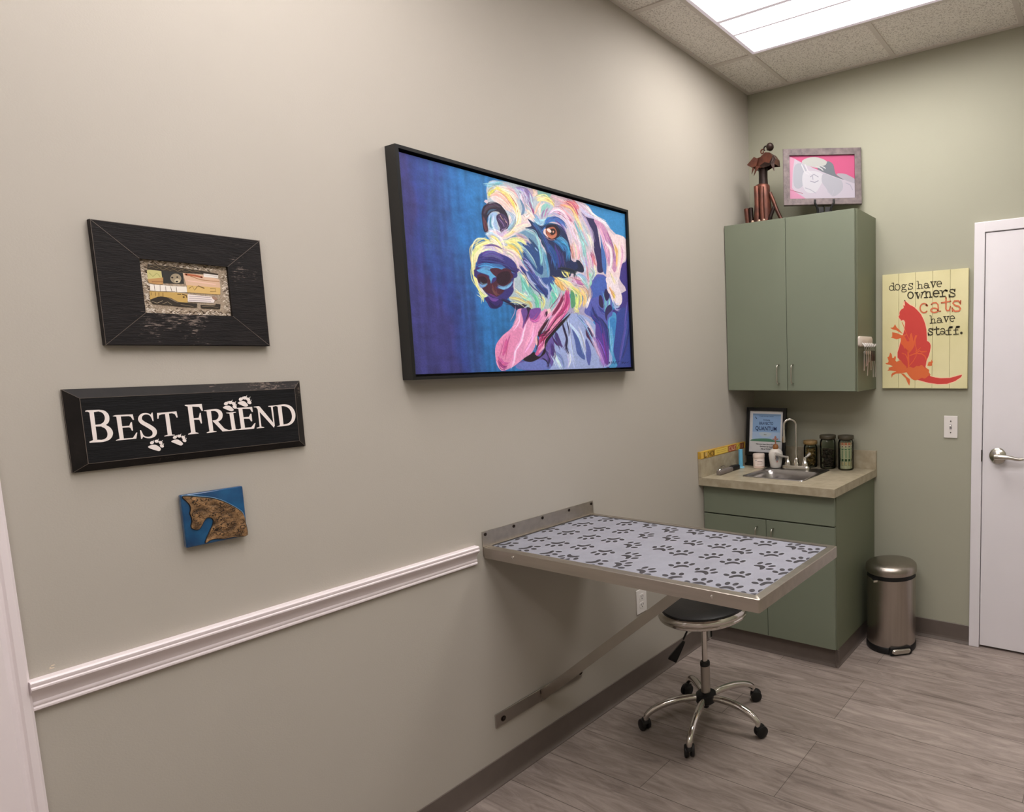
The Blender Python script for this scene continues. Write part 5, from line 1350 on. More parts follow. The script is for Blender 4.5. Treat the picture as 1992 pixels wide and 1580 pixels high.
# ---------------------------------------------------------------- things on the counter
# yellow block sign lying on top of the side splash
SB0, SB1 = -.6085, -.150
t = thing('block_sign', 'long thin yellow block sign on top of the side splash', 'sign', (.0, SB0, 1.0047))
M_yel = mat('aged_yellow_paint', (196, 160, 62), .5, col2=(170, 128, 44), nscale=18, noise=.2)
bm = nb(); cl = clayer(bm); box(bm, .001, .0215, 0, SB1-SB0, 0, .038, .001, 1)
ys = '''
Q 216 178 90 0 3 3 24 3 24 35 3 35
Q 90 60 24 0 30 4 36 4 36 34 30 34
Q 90 60 24 0 30 29 52 29 52 35 30 35
P 200 168 120 0 44 14 54 6 60 16 56 28 46 26
L 74 50 20 4 68 6 84 20 68 32
L 74 50 20 4 88 8 88 32
L 74 50 20 4 104 8 92 20 104 32
L 74 50 20 5 112 8 124 20 112 34
L 74 50 20 4 124 6 124 34
Q 224 194 90 0 134 4 262 4 262 34 134 34
L 176 138 52 2 150 14 250 14
L 176 138 52 2 150 24 250 24
Q 160 76 48 0 272 2 352 2 352 36 272 36
L 232 200 168 4 294 10 282 10 280 28 294 28
L 232 200 168 4 300 30 306 8 314 30
L 232 200 168 4 320 8 320 29 332 29
L 232 200 168 4 346 9 337 9 337 29 346 29
P 216 192 74 0 364 8 386 6 390 30 366 32
L 58 90 44 4 368 30 378 14 388 8
Q 106 52 32 0 396 2 440 2 440 36 396 36
L 224 176 112 3 408 8 408 30
L 224 176 112 3 422 8 422 30
'''
flat_mesh(bm, cl, ys, (.0215, 0, .038), (0, 1, 0), (0, 0, -1), .0001, 458, 38)
obj('block', bm, [M_yel, M_col], t)
# clippers
t = thing('pet_clipper', 'grey cordless clipper with black grip lying by the side splash', 'clipper', (.064, -.500, KZ), math.radians(3))
bm = nb()
sec2 = lambda y, w, h, z: [(x, y, z+zz) for x, zz in rrect(-w, w, 0, h, min(w, h)*.4, 3)]
loft(bm, [sec2(-.010, .013, .020, .002), sec2(0, .017, .026, .001), sec2(.06, .018, .028, 0), sec2(.12, .016, .025, 0), sec2(.13, .014, .022, .0)], True, True); bmesh.ops.recalc_face_normals(bm, faces=bm.faces); obj('body', bm, mat('silver_plastic', (128, 120, 116), .35, .3), t, True)
bm = nb(); loft(bm, [sec2(.128, .015, .024, 0), sec2(.16, .018, .028, 0), sec2(.20, .017, .026, 0), sec2(.215, .010, .018, .003)], True, True); bmesh.ops.recalc_face_normals(bm, faces=bm.faces); obj('grip', bm, M_blackm, t, True)
bm = nb(); tube(bm, [(-.006, .0, .026), (-.008, .02, .036), (-.004, .045, .042), (.002, .06, .037)], .0025, 8, sm=3); tube(bm, [(0, -.008, .018), (.002, .005, .030), (.004, .02, .033)], .004, 8, sm=3); obj('blade_guard', bm, M_chrome, t, True)
# light blue tube
t = thing('blue_tube', 'light blue plastic tube standing by the side splash', 'tube', (.0555, -.262, KZ))
M_blue = mat('light_blue_plastic', (96, 164, 196), .4)
bm = nb(); lathe(bm, [(0, .008), (.0125, .008), (.0122, .104), (.0115, .107), (0, .107)], 24); obj('barrel', bm, M_blue, t, True)
bm = nb(); lathe(bm, [(0, .0005), (.020, .0005), (.021, .003), (.0205, .006), (.0135, .0085), (0, .0085)], 24); obj('foot', bm, mat('pale_blue_plastic', (140, 200, 226), .35), t, True)
# white tub
t = thing('ointment_jar', 'small white lidded plastic jar with a printed label', 'jar', (.1515, -.222, KZ))
M_tub = mat('warm_white_plastic', (214, 196, 184), .4)
bm = nb(); cl = clayer(bm); lathe(bm, [(0, .0005), (.030, .0005), (.0325, .003), (.0325, .058), (.031, .060), (0, .060)], 36); obj('tub', bm, M_tub, t, True)
bm = nb(); lathe(bm, [(.0328, .0605), (.0338, .061), (.0338, .079), (.032, .082), (0, .0825)], 36); obj('lid', bm, M_tub, t, True)
def wrap(bm, cl, data, r, ang0, z0, lift=.0004, cx=0, cy=0):
    """flat shapes in mm wrapped on a cylinder, centred on direction ang0"""
    d = r+lift
    for c, polys in flat_items(data):
        d += 2e-5; rgb = s2l(hexc(c))
        for P in polys:
            if len(P) == 4:   # subdivide wide quads round the cylinder
                (a, b), (c_, d_) = (P[0], P[1]), (P[3], P[2]); n = max(1, int(np.hypot(*(b-a))/3)); quads = [[a+(b-a)*k/n, a+(b-a)*(k+1)/n, c_+(d_-c_)*(k+1)/n, c_+(d_-c_)*k/n] for k in range(n)]
            else: quads = [[P[i] for i in tr] for tr in tessellate_polygon([[Vector((x, y, 0)) for x, y in P]])]
            for q in quads:
                vs = [bm.verts.new((cx + d*math.cos(ang0+x/1000/r), cy + d*math.sin(ang0+x/1000/r), z0-y/1000)) for x, y in q]
                try: f = bm.faces.new(vs)
                except ValueError: continue
                f.material_index = 0
                for lp in f.loops: lp[cl] = (*rgb, 1)
CAM = Vector((1.9275, -3.3419, 1.5296))
def facing(x, y): return math.atan2(CAM.y-y, CAM.x-x)
bm = nb(); cl = clayer(bm)
wrap(bm, cl, '''Q 230 216 208 0 -30 0 30 0 30 44 -30 44
Q 90 106 140 0 -26 3 -20 3 -20 9 -26 9
L 106 74 68 3 -14 12 14 12
L 176 128 120 2 -16 20 18 20
L 184 160 152 1.5 -16 27 18 27
L 184 160 152 1.5 -16 31 10 31
Q 200 160 144 0 -30 40 30 40 30 44 -30 44''', .0325, facing(.15, -.2)+.2, .053); obj('label', bm, M_col, t)
# soap dispenser
t = thing('soap_dispenser', 'white ceramic soap dispenser with a rose print and amber pump', 'dispenser', (.247, -.196, KZ+.003), math.radians(25))
bm = nb(); lathe(bm, [(0, .001), (.028, .001), (.031, .004), (.033, .02), (.038, .05), (.0405, .075), (.038, .092), (.030, .103), (.018, .109), (.013, .112), (0, .112)], 40, sy=.68)
obj('bottle', bm, mat('glazed_white', (222, 216, 208), .22), t, True)
bm = nb(); cl = clayer(bm)
flat_mesh(bm, cl, '''P 154 122 112 0 -8 10 -2 4 6 8 6 14 -2 16
P 176 106 92 0 -14 18 -4 14 2 24 0 38 -10 34 -16 26
P 138 138 144 0 2 8 14 14 20 30 12 44 4 40 6 26
S 122 122 108 2 -12 40 0 30 10 12
P 184 122 108 0 8 42 14 40 14 48 8 50''', (-.002, -.0288, .085), (1, 0, 0), (0, 0, -1), .0002, step=1e-5, mi=0)
obj('rose_print', bm, M_col, t)
M_amber = mat('amber_plastic', (168, 112, 66), .25, trans=.3)
bm = nb(); lathe(bm, [(.0155, .108), (.0165, .112), (.0165, .122), (.012, .132), (.006, .136), (0, .136)], 24); pm = obj('pump', bm, M_amber, t, True)
bm = nb(); lathe(bm, [(.0042, .134), (.0042, .165), (.006, .170), (.004, .180), (0, .181)], 14); tube(bm, [(-.016, 0, .163), (.016, 0, .163)], .0035, 10); tube(bm, [(0, 0, .16), (0, -.014, .161), (0, -.026, .156)], .0032, 10); obj('nozzle', bm, mat('dusty_rose_plastic', (176, 120, 104), .3), pm, True)
# black cord loop
bm = nb(); tube(bm, [(.105, -.150, KZ+.004), (.098, -.148, KZ+.05), (.100, -.146, KZ+.085), (.118, -.144, KZ+.100), (.138, -.145, KZ+.094), (.146, -.148, KZ+.06), (.148, -.150, KZ+.004)], .0035, 10, sm=4)
o = obj('cord_loop', bm, M_blackm, None, True); tag(o, 'loop of black cord standing behind the white lidded jar', 'cord')
# framed notice on a black stand
bm = nb()
t = thing('framed_notice', 'black framed blue BRAVECTO QUANTUM notice leaning beside the faucet', 'notice', (.0265, -.120, KZ), 0)
W_, B0, B1 = .2585, .058, .338
tilt = math.radians(6)
TM = Matrix.Translation((0, -.036, 0)) @ Matrix.Rotation(-tilt, 4, 'X')
f = .020
for a in ((0, f, B0, B1), (W_-f, W_, B0, B1), (f, W_-f, B1-f, B1), (f, W_-f, B0, B0+.022)): box(bm, a[0], a[1], -.012, .004, a[2], a[3], .001, 1, M=TM)
box(bm, f, W_-f, -.001, .004, B0+.022, B1-f, M=TM)
obj('frame', bm, M_black, t)
bm = nb(); box(bm, .006, W_-.006, -.058, .040, .0005, .016, .001, 1); box(bm, .010, W_-.010, -.045, -.016, .016, .056, .001, 1)
obj('stand', bm, M_blackm, t)
bm = nb(); cl = clayer(bm); o3 = TM @ Vector((f, -.004, B1-f)); U3 = Vector((1, 0, 0)); V3 = -(TM.to_3x3() @ Vector((0, 0, 1)))
PW, PH = (W_-2*f)*1000, (B1-f-B0-.022)*1000
g = [o3 + U3*a*PW/1000 + V3*b*PH/1000 for a, b in ((0, 0), (1, 0), (1, 1), (0, 1))]
fc = bm.faces.new([bm.verts.new(p) for p in g]); fc.normal_update()
if fc.normal.y > 0: fc.normal_flip()
for lp in fc.loops: lp[cl] = (*s2l([.84, .84, .85]), 1)
ks = PW/216
def scale_data(d, sx, sy):
    out = []
    for l in d.strip().splitlines():
        q = l.split(); n = [float(v) for v in q[5:]]; out.append(' '.join(q[:4]) + f' {float(q[4])*sx} ' + ' '.join(f'{v*(sx if i % 2 == 0 else sy):.2f}' for i, v in enumerate(n)))
    return '\n'.join(out)
flat_mesh(bm, cl, scale_data(POSTER, PW/216, PH/250), o3, U3, V3, .0003, PW, PH, mi=0)
def text_into(bm, cl, s, size, cx, cy, col, O, U, V, lift, bold=0, squash=1., mi=0):
    """built-in sans lettering, centre at (cx,cy) mm"""
    c = bpy.data.curves.new('lettering', 'FONT'); c.body = s; c.size = size/1000; c.align_x = 'CENTER'; c.align_y = 'CENTER'; c.offset = bold/1000; c.resolution_u = 3
    o = bpy.data.objects.new('lettering', c); COL.objects.link(o); dg = bpy.context.evaluated_depsgraph_get(); me = o.evaluated_get(dg).to_mesh()
    O, U, V = Vector(O), Vector(U), Vector(V); N = V.cross(U).normalized(); rgb = s2l(hexc(col))
    vs = [bm.verts.new(O + U*(v.co.x*squash + cx/1000) + V*(cy/1000 - v.co.y) + N*lift) for v in me.vertices]
    for p in me.polygons:
        try: f_ = bm.faces.new([vs[i] for i in p.vertices])
        except ValueError: continue
        f_.material_index = mi; f_.normal_update()
        if f_.normal.dot(N) < 0: f_.normal_flip()
        for lp in f_.loops: lp[cl] = (*rgb, 1)
    o.evaluated_get(dg).to_mesh_clear(); bpy.data.objects.remove(o); bpy.data.curves.remove(c)
ty = lambda v: (v-215)/835*PH
tx = lambda v: (v-235)/668*PW
for s, z, x, y, c, b, sq in (('Introducing', 11, 575, 395, (44, 60, 102), .25, .9), ('BRAVECTO', 24, 570, 468, (43, 58, 104), .35, .80), ('QUANTUM', 35, 568, 572, (31, 47, 92), .5, .84),
                         ('A simple new way to protect', 8.5, 570, 318, (60, 76, 116), .1, 1), ('dogs', 10, 555, 690, (122, 116, 88), .2, 1),
                         ('Have you heard about Bravecto', 11.5, 590, 888, (28, 28, 34), .25, 1), ('Quantum for dogs?', 11.5, 585, 936, (28, 28, 34), .25, 1), ('Ask us TODAY!', 11.5, 585, 984, (28, 28, 34), .25, 1)):
    text_into(bm, cl, s, z*.95, tx(x), ty(y), c, o3, U3, V3, .0012, b, sq)
obj('notice_sheet', bm, M_col, t)

# glass jars
M_glass = bpy.data.materials.new('jar_glass'); M_glass.use_nodes = True
_n = M_glass.node_tree.nodes; _l = M_glass.node_tree.links; _n.clear()
_t = _n.new('ShaderNodeBsdfTransparent'); _t.inputs[0].default_value = (.90, .93, .89, 1); _g = _n.new('ShaderNodeBsdfGlossy'); _g.inputs['Roughness'].default_value = .08
_fr = _n.new('ShaderNodeFresnel'); _fr.inputs[0].default_value = 1.22; _mx = _n.new('ShaderNodeMixShader'); _o = _n.new('ShaderNodeOutputMaterial')
_l.new(_fr.outputs[0], _mx.inputs[0]); _l.new(_t.outputs[0], _mx.inputs[1]); _l.new(_g.outputs[0], _mx.inputs[2]); _l.new(_mx.outputs[0], _o.inputs[0])
M_lidd = mat('dark_jar_lid', (70, 64, 50), .45, noise=.1, nscale=20)
M_lidw = mat('wood_jar_lid', (150, 122, 78), .5, noise=.15, nscale=20, stretch=(1, 8, 1))
def jar(x, y, r, h, lid_m, label, low=False):
    t = thing('glass_jar', label, 'jar', (x, y, KZ))
    bm = nb(); hb = h-.022
    lathe(bm, [(0, .0005), (r-.006, .0005), (r-.001, .004), (r, .010), (r, hb-.016), (r-.004, hb-.004), (r-.008, hb), (r-.011, hb), (r-.0035, hb-.018), (r-.003, .010), (r-.008, .005), (0, .005)], 40)
    obj('glass', bm, M_glass, t, True)
    bm = nb(); lathe(bm, [(0, hb-.004), (r-.010, hb-.004), (r-.010, hb+.001), (r+.000, hb+.002), (r+.002, hb+.005), (r+.002, h-.003), (r, h), (0, h)], 40); obj('lid', bm, lid_m, t, True)
    return t
j1 = jar(.4085, -.078, .0385, .152, M_lidw, 'shortest glass jar of tan dog biscuits with a wooden lid')
j2 = jar(.5165, -.080, .0440, .188, M_lidd, 'tall glass jar half full of dark brown treats, the middle jar')
j3 = jar(.6245, -.080, .0425, .190, M_lidd, 'glass jar packed with green and white sachets, nearest the cabinet end')
R = random.Random(9)
def fill(name, x, y, r, h, n, col, col2, s):
    bm = nb()
    for k in range(n):
        a = R.uniform(0, 2*PI); rr = (r-.010)*math.sqrt(R.random()); z = .012 + (h-.02)*k/n
        Tm = Matrix.Translation((x+rr*math.cos(a), y+rr*math.sin(a), KZ+z)) @ Matrix.Rotation(R.uniform(0, 6), 4, 'Z') @ Matrix.Rotation(R.uniform(0, 3), 4, 'X')
        lathe(bm, [(0, -s*.35), (s*.7, -s*.3), (s, 0), (s*.7, s*.3), (0, s*.35)], 8, sx=1.2, sy=.8, M=Tm)
    o = obj(name, bm, mat(name+'_crumb', col, .8, col2=col2, nscale=60, noise=.2, bump=.4, bscale=200), None, True); o['kind'] = 'stuff'; return o
o = fill('dog_biscuits', .4085, -.078, .034, .112, 130, (150, 118, 66), (92, 66, 34), .0085); tag(o, 'tan dog biscuits filling the shortest glass jar', 'treats')
o = fill('dark_treats', .5165, -.080, .039, .118, 150, (62, 44, 34), (34, 24, 20), .0085); tag(o, 'dark brown treats in the tall middle glass jar', 'treats')
fa = facing(.6245, -.08)
M_sach = colmat('sachet_print', .35)
for k in range(7):
    a = fa + (k-3)*.62; px_, py_ = .6245+.0275*math.cos(a), -.080+.0275*math.sin(a)
    bm = nb(); cl = clayer(bm)
    Tm = Matrix.Translation((px_, py_, KZ+.008)) @ Matrix.Rotation(a+PI/2, 4, 'Z')
    prof = [RRr for RRr in ([(x, y_, z) for x, y_ in rrect(-.0088, .0088, -.0035, .0035, .003, 3)] for z in (0, .145))]
    loft(bm, prof, True, True); bmesh.ops.recalc_face_normals(bm, faces=bm.faces)
    for f_ in bm.faces:
        for lp in f_.loops: lp[cl] = (*s2l([.78, .76, .66]), 1)
    flat_mesh(bm, cl, '''Q 196 116 92 0 1 0 16 0 16 14 1 14
Q 224 192 176 0 1 14 16 14 16 24 1 24
Q 58 58 68 0 5 20 12 20 12 26 5 26
Q 79 122 88 0 2 34 15 34 15 40 2 40
L 125 154 128 3 6 44 6 86
L 79 122 88 3 11 44 11 86
Q 46 76 50 0 2 90 15 90 15 104 2 104
L 74 58 40 2 3 104 3 128 14 128
P 200 176 138 0 6 108 13 108 13 124 6 124
L 216 212 196 3 8 132 8 144''', (-.0088, -.0036, .145), (1, 0, 0), (0, 0, -1), .0001, mi=0)
    bmesh.ops.transform(bm, matrix=Tm, verts=bm.verts)
    o = obj('treat_sachet', bm, M_sach); tag(o, 'green and white sachet with a red top, upright in the end glass jar', 'sachet', 'sachets standing in the end glass jar')

# ---------------------------------------------------------------- key rack and keys on the wall cabinet side
KR = thing('key_rack', 'white plastic key rack stuck on the wall cabinet side', 'rack', (UX+.0002, -.185, 1.603))
bm = nb(); loft(bm, [[(x, y, z) for y, z in rrect(-a, a, -b, b, .012, 4)] for x, a, b in ((0, .092, .026), (.010, .092, .026), (.015, .086, .020))], True, True); bmesh.ops.recalc_face_normals(bm, faces=bm.faces)
bmesh.ops.translate(bm, verts=bm.verts, vec=(0, 0, 0)); obj('backplate', bm, mat('cream_plastic', (205, 194, 182), .35), KR, True)
HK = [-.066, -.033, 0, .033, .066]
for y in HK:
    bm = nb(); tube(bm, [(.012, y, -.008), (.022, y, -.016), (.030, y, -.026), (.036, y, -.020), (.038, y, -.012)], .0038, 8, sm=3); obj('hook', bm, M_wplastic, KR, True)
M_key = mat('key_metal', (176, 174, 168), .35, .7)
def key_set(y, kind, label, L_=.1, lean=0):
    t = thing('key_ring', label, 'keys', (UX+.0305, -.185+y, 1.603-.026))
    bm = nb(); n = 20; rr = .012
    tube(bm, [(0, rr*math.sin(2*PI*i/n), -rr+.004+rr*math.cos(2*PI*i/n)) for i in range(n+1)], .0011, 6, cap=False); obj('ring', bm, M_key, t, True)
    if kind == 'key':
        for q, ln in ((-1, L_), (1, L_*.8)):
            bm = nb(); dx_ = q*.003
            prism(bm, [(yy+lean*.3*0, zz-.032) for yy, zz in rrect(-.009, .009, -.010, .010, .008, 4)], 'x', dx_-.001, dx_+.001)
            box(bm, dx_-.001, dx_+.001, -.0035+q*.004, .0035+q*.004, -.032-ln+.03, -.038)
            bmesh.ops.transform(bm, matrix=Matrix.Rotation(q*.10+lean, 4, 'X'), verts=bm.verts)
            obj('key', bm, M_key, t)
    else:
        bm = nb(); box(bm, -.004, .004, -.014, .014, -.075, -.022, .003, 2); obj('fob', bm, M_blackm, t, True)
        bm = nb(); tube(bm, [(0, 0, -.07), (.001, .012, -.10), (0, .020, -.135), (0, .018, -.16)], .0022, 8, sm=3); obj('strap', bm, M_key, t, True)
key_set(HK[0], 'key', 'silver keys on the key rack hook nearest the cabinet doors', .12, .06)
key_set(HK[1], 'key', 'silver keys on the second key rack hook from the cabinet doors', .10, .03)
key_set(HK[2], 'key', 'longest silver keys on the middle key rack hook', .15, -.05)
key_set(HK[3], 'fob', 'black key fob on the key rack hook next to the middle', .1)
key_set(HK[4], 'fob', 'black key fob with strap on the key rack hook nearest the back wall', .1)

# ---------------------------------------------------------------- cat sign
CX0, CX1, CZ0, CZ1 = .8137, 1.2588, 1.3540, 1.9540
t = thing('cat_sign', 'pale yellow plank sign with a red cat, about dogs having owners', 'sign', (CX0, 0, CZ0))
bm = nb(); cl = clayer(bm); n = 5; wv = (CX1-CX0)/n
M_plank = mat('pale_yellow_paint', (222, 214, 168), .5, col2=(212, 204, 154), nscale=5, noise=.1, bump=.1, bscale=60)
for k in range(n): box(bm, k*wv+.0007*(k > 0), (k+1)*wv-.0007*(k < n-1), -.020, -.004, 0, CZ1-CZ0, .0006, 1)
box(bm, .002, CX1-CX0-.002, -.016, -.001, .002, CZ1-CZ0-.002, mi=2)
flat_mesh(bm, cl, CAT, (0, -.020, CZ1-CZ0), (1, 0, 0), (0, 0, -1), .00015)
obj('plank_panel', bm, [M_plank, M_col, mat('groove_shadow', (130, 118, 84), .8)], t)

# ---------------------------------------------------------------- steel bin
t = thing('trash_can', 'semi-round brushed steel pedal trash can beside the base cabinet', 'trash can', (.914, -.182, 0), math.radians(40))
def dee(r, z, n=48):
    return [(r*math.cos(a), r*math.sin(a) if math.sin(a) < 0 else r*.86*math.sin(a), z*1.055) for a in np.linspace(0, 2*PI, n, endpoint=False)]
bm = nb(); loft(bm, [dee(.128, .0005), dee(.131, .006), dee(.131, .030), dee(.128, .034)], True, True); bmesh.ops.recalc_face_normals(bm, faces=bm.faces); obj('base', bm, M_blackm, t, True)
M_bin = mat('bin_steel', (176, 168, 160), .27, 1, noise=.06, nscale=4, bump=.15, bscale=160, stretch=(14, 14, .5))
bm = nb(); loft(bm, [dee(.1275, .033), dee(.1275, .366)], False, False); bmesh.ops.recalc_face_normals(bm, faces=bm.faces); obj('body', bm, M_bin, t, True)
bm = nb(); loft(bm, [dee(.1255, .364), dee(.1265, .388)], True, True); bmesh.ops.recalc_face_normals(bm, faces=bm.faces); obj('rim', bm, M_blackm, t, True)
bm = nb(); loft(bm, [dee(.132, .388), dee(.134, .392), dee(.134, .410), dee(.131, .422), dee(.120, .431), dee(.09, .439), dee(.05, .4425)], True, True); bmesh.ops.recalc_face_normals(bm, faces=bm.faces); obj('lid', bm, M_bin, t, True)
bm = nb(); loft(bm, [[(x, y, z) for x, z in rrect(-.050*k_, .050*k_, .013-.0*k_, .013+.022*k_, .010*k_, 4)] for y, k_ in ((-.122, 1), (-.140, 1), (-.146, .86))], True, True); bmesh.ops.recalc_face_normals(bm, faces=bm.faces); obj('pedal', bm, M_nickel, t, True)
bm = nb(); loft(bm, [[(x, y, z) for x, z in rrect(-.060, .060, .001, .042, .012, 4)] for y in (-.11, -.134)], True, True); bmesh.ops.recalc_face_normals(bm, faces=bm.faces); obj('pedal_surround', bm, M_blackm, t, True)
bm = nb(); box(bm, -.125, -.085, -.075, -.03, .374, .386, .003); obj('latch', bm, M_nickel, t)

# ---------------------------------------------------------------- on top of the wall cabinet
ZT = UZ1
t = thing('picture', 'pink dog portrait in a grey wood frame standing on the wall cabinet', 'picture', (.343, -.2330, ZT), math.radians(28.9))
dW, dz0, dz1 = .4140, .076, .3735
tl = Matrix.Rotation(-math.radians(5), 4, 'X'); fw = .034
bm = nb()
def ring2(x0, x1, z0, z1, y): return [(x0, y, z0), (x1, y, z0), (x1, y, z1), (x0, y, z1)]
loft(bm, [ring2(0, dW, dz0, dz1, .010), ring2(0, dW, dz0, dz1, -.008), ring2(.002, dW-.002, dz0+.002, dz1-.002, -.010), ring2(fw, dW-fw, dz0+fw, dz1-fw, -.008), ring2(fw, dW-fw, dz0+fw, dz1-fw, .002)], False, False)
bmesh.ops.recalc_face_normals(bm, faces=bm.faces); box(bm, .004, dW-.004, .004, .010, dz0+.004, dz1-.004)
bmesh.ops.transform(bm, matrix=tl, verts=bm.verts); obj('frame', bm, M_grain, t)
bm = nb(); cl = clayer(bm); o3 = tl @ Vector((fw-.001, .001, dz1-fw+.001)); V3 = -(tl.to_3x3() @ Vector((0, 0, 1)))
pw, ph = (dW-2*fw+.002)*1000, (dz1-dz0-2*fw+.002)*1000
flat_mesh(bm, cl, scale_data(PINK_GLARE, pw/375, ph/245), o3, (1, 0, 0), V3, 0, pw, ph, mi=0, tint=.74)  # pale glare across the lower left is painted into the sheet's shapes
obj('print', bm, colmat('glossy_print', .6, coat=0, spec=.2), t)
t = thing('display_easel', 'small black easel holding the pink dog picture', 'easel', (.343, -.2330, ZT), math.radians(28.9))
bm = nb(); cx = .2135
for s_ in (-1, 1):
    x = cx + s_*.047
    tube(bm, [(x*1+s_*.002, -.012-.006, .098), (x+s_*.003, -.020, .082), (x-s_*.006, -.018, .064), (x-s_*.012, -.014, .045), (x-s_*.010, -.012, .003)], .0062, 10, sm=3)
box(bm, cx-.034, cx-.004, -.014, -.004, .003, .062); box(bm, cx+.004, cx+.034, -.014, -.004, .003, .062)
obj('front_feet', bm, M_black, t, True)
bm = nb(); tube(bm, [(cx, .022, .16), (cx, .06, .003)], .005, 8); box(bm, cx-.03, cx+.03, -.006, .04, .0, .006); obj('rear_leg', bm, M_black, t, True)

# rusty dog sculpture
t = thing('dog_sculpture', 'rusty metal sitting dog sculpture on top of the wall cabinet', 'sculpture', (0, -.19, ZT))
M_rust = mat('rusted_copper', (112, 66, 52), .42, .55, col2=(62, 38, 32), nscale=18, noise=.3, bump=.3, bscale=60)
M_rustd = mat('dark_rust', (58, 40, 34), .45, .5, col2=(36, 26, 24), nscale=20, noise=.3)
k = .985
bm = nb(); lathe(bm, [(.055, .004), (.052, .06), (.045, .14), (.042, .205), (.036, .212), (.0, .214)], 28, .192, 0, sx=1.0, sy=.85); obj('body', bm, M_rust, t, True)
bm = nb(); lathe(bm, [(.026, .205), (.024, .25), (.025, .30), (0, .302)], 22, .198, 0); obj('neck', bm, M_rustd, t, True)
for pts, r in (([(.180, -.045, .195), (.186, -.052, .12), (.190, -.056, .004)], .015), ([(.212, -.045, .19), (.216, -.054, .1), (.222, -.056, .004)], .013)):
    bm = nb(); tube(bm, pts, r, 14, sm=3); obj('leg', bm, M_rust, t, True)
bm = nb(); tube(bm, [(.095, -.01, .095), (.100, -.01, .05), (.106, -.01, .004)], .016, 14); obj('leg', bm, M_rust, t, True)
bm = nb(); tube(bm, [(.125, -.015, .095), (.130, -.02, .05), (.140, -.03, .004)], .012, 12); obj('leg', bm, M_rustd, t, True)
bm = nb(); tube(bm, [(.268, -.01, .085), (.252, -.02, .04), (.240, -.02, .006)], .010, 10); obj('leg', bm, M_rustd, t, True)
bm = nb(); tube(bm, [(.238, .0, .165), (.262, -.004, .115), (.285, -.006, .06), (.312, -.006, .008)], .0105, 12, sm=2); obj('tail', bm, M_rust, t, True)
for x in (.165, .205, .235):
    bm = nb(); sphere(bm, (x, -.068, .008), .009, 10); obj('toe', bm, mat('worn_copper_tip', (190, 160, 140), .3, .7), t, True)
# head of bent plates: snout box pointing right-up, with jagged hanging plates
bm = nb()
def plate(bm, P, d=.002):
    A = [Vector(p) for p in P]; n_ = (A[1]-A[0]).cross(A[2]-A[0]).normalized()*d
    a = [bm.verts.new(p) for p in A]; b = [bm.verts.new(p+n_) for p in A]; m = len(A)
    for i_ in range(m): bm.faces.new((a[i_], a[(i_+1) % m], b[(i_+1) % m], b[i_]))
    bm.faces.new(a[::-1]); bm.faces.new(b)
hc = [(.150, -.03, .300), (.205, -.035, .292), (.245, -.035, .306), (.285, -.04, .302), (.282, -.04, .335), (.262, -.038, .362), (.232, -.036, .368), (.200, -.034, .348), (.165, -.03, .346)]
plate(bm, hc); plate(bm, [(p[0], .035, p[2]) for p in hc])
plate(bm, [hc[5], hc[6], (hc[6][0], .035, hc[6][2]), (hc[5][0], .035, hc[5][2])]); plate(bm, [hc[6], hc[7], (hc[7][0], .035, hc[7][2]), (hc[6][0], .035, hc[6][2])])
plate(bm, [hc[7], hc[8], (hc[8][0], .035, hc[8][2]), (hc[7][0], .035, hc[7][2])]); plate(bm, [hc[4], hc[5], (hc[5][0], .035, hc[5][2]), (hc[4][0], .035, hc[4][2])]); plate(bm, [hc[3], hc[4], (hc[4][0], .035, hc[4][2]), (hc[3][0], .035, hc[3][2])])
plate(bm, [hc[0], hc[1], (hc[1][0], .035, hc[1][2]), (hc[0][0], .035, hc[0][2])]); plate(bm, [hc[0], hc[8], (hc[8][0], .035, hc[8][2]), (hc[0][0], .035, hc[0][2])])
bmesh.ops.recalc_face_normals(bm, faces=bm.faces)
hd = obj('head', bm, M_rust, t)
bm = nb()
for P_ in ([(.168, -.045, .352), (.128, -.052, .315), (.155, -.052, .298), (.182, -.048, .300), (.192, -.040, .340)], [(.180, -.046, .305), (.168, -.05, .252), (.185, -.05, .275), (.205, -.046, .296)], [(.160, -.047, .305), (.155, -.05, .262), (.172, -.05, .29)]): plate(bm, P_)
bmesh.ops.recalc_face_normals(bm, faces=bm.faces); obj('ear', bm, M_rust, hd)
bm = nb()
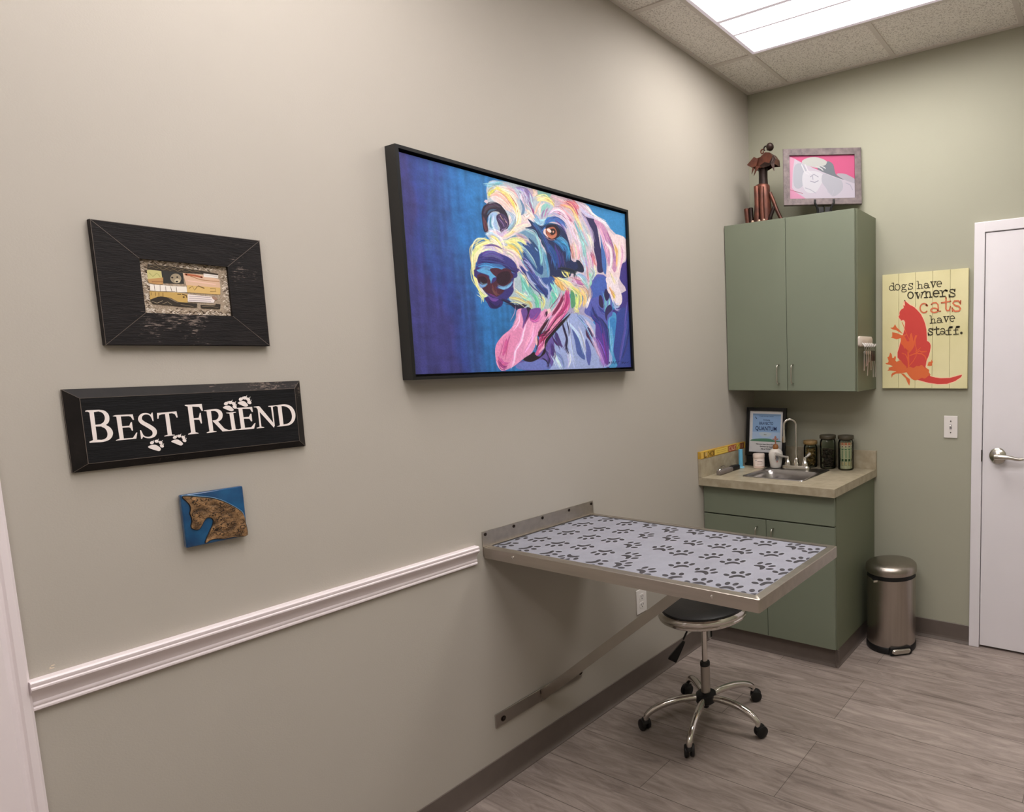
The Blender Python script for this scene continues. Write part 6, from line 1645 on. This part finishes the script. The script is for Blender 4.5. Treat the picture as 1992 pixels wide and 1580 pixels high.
for P_ in ([(.262, -.045, .310), (.272, -.052, .300), (.292, -.05, .258), (.290, -.046, .300), (.298, -.044, .322), (.284, -.043, .345)], [(.205, -.052, .300), (.240, -.056, .312), (.275, -.052, .300), (.262, -.05, .290), (.225, -.05, .286)]): plate(bm, P_)
bmesh.ops.recalc_face_normals(bm, faces=bm.faces); obj('beard', bm, M_rustd, hd)
bm = nb(); sphere(bm, (.262, -.035, .392), .021, 18); obj('nose', bm, M_rustd, hd, True)
bm = nb(); tube(bm, [(.215+.014*(1-s_*.11)*math.cos(s_+.6), -.034, .374+.014*(1-s_*.11)*math.sin(s_+.6)) for s_ in np.linspace(0, 6.5, 18)], .0038, 8); obj('brow_curl', bm, M_rust, hd, True)
bm = nb(); tube(bm, [(.236+.012*math.cos(s_), -.034, .388+.012*math.sin(s_)) for s_ in np.linspace(-1, 4, 12)], .0038, 8); obj('brow_curl', bm, M_rustd, hd, True)

# small chipped patch of bare plaster over the chair rail
# ---------------------------------------------------------------- light
w = bpy.data.worlds.new('world'); S.world = w; w.use_nodes = True
w.node_tree.nodes['Background'].inputs[0].default_value = (.9, .92, 1, 1); w.node_tree.nodes['Background'].inputs[1].default_value = .02

# ---------------------------------------------------------------- camera
cam = bpy.data.cameras.new('camera'); co = bpy.data.objects.new('camera', cam); COL.objects.link(co)
cam.sensor_fit = 'HORIZONTAL'; cam.sensor_width = 36; cam.lens = 1240.364/1992*36
cam.shift_x = -.246947; cam.shift_y = .018061; cam.clip_start = .02
Rr = [[0.87512994, 0.48348185, -0.01982139], [-0.03304, 0.10057, 0.99438], [-0.48275857, 0.86955743, -0.10399061]]
r, f_ = Vector(Rr[0]).normalized(), Vector(Rr[2]).normalized(); u = r.cross(f_).normalized(); 
Mx = Matrix(((r.x, u.x, -f_.x, CAM.x), (r.y, u.y, -f_.y, CAM.y), (r.z, u.z, -f_.z, CAM.z), (0, 0, 0, 1)))
co.matrix_world = Mx; S.camera = co
S.view_settings.view_transform = 'Standard'; S.view_settings.look = 'None'; S.view_settings.exposure = 0; S.view_settings.gamma = 1
S.cycles.use_denoising = True; S.cycles.max_bounces = 8; S.cycles.sample_clamp_indirect = 6; S.cycles.caustics_reflective = False; S.cycles.caustics_refractive = False
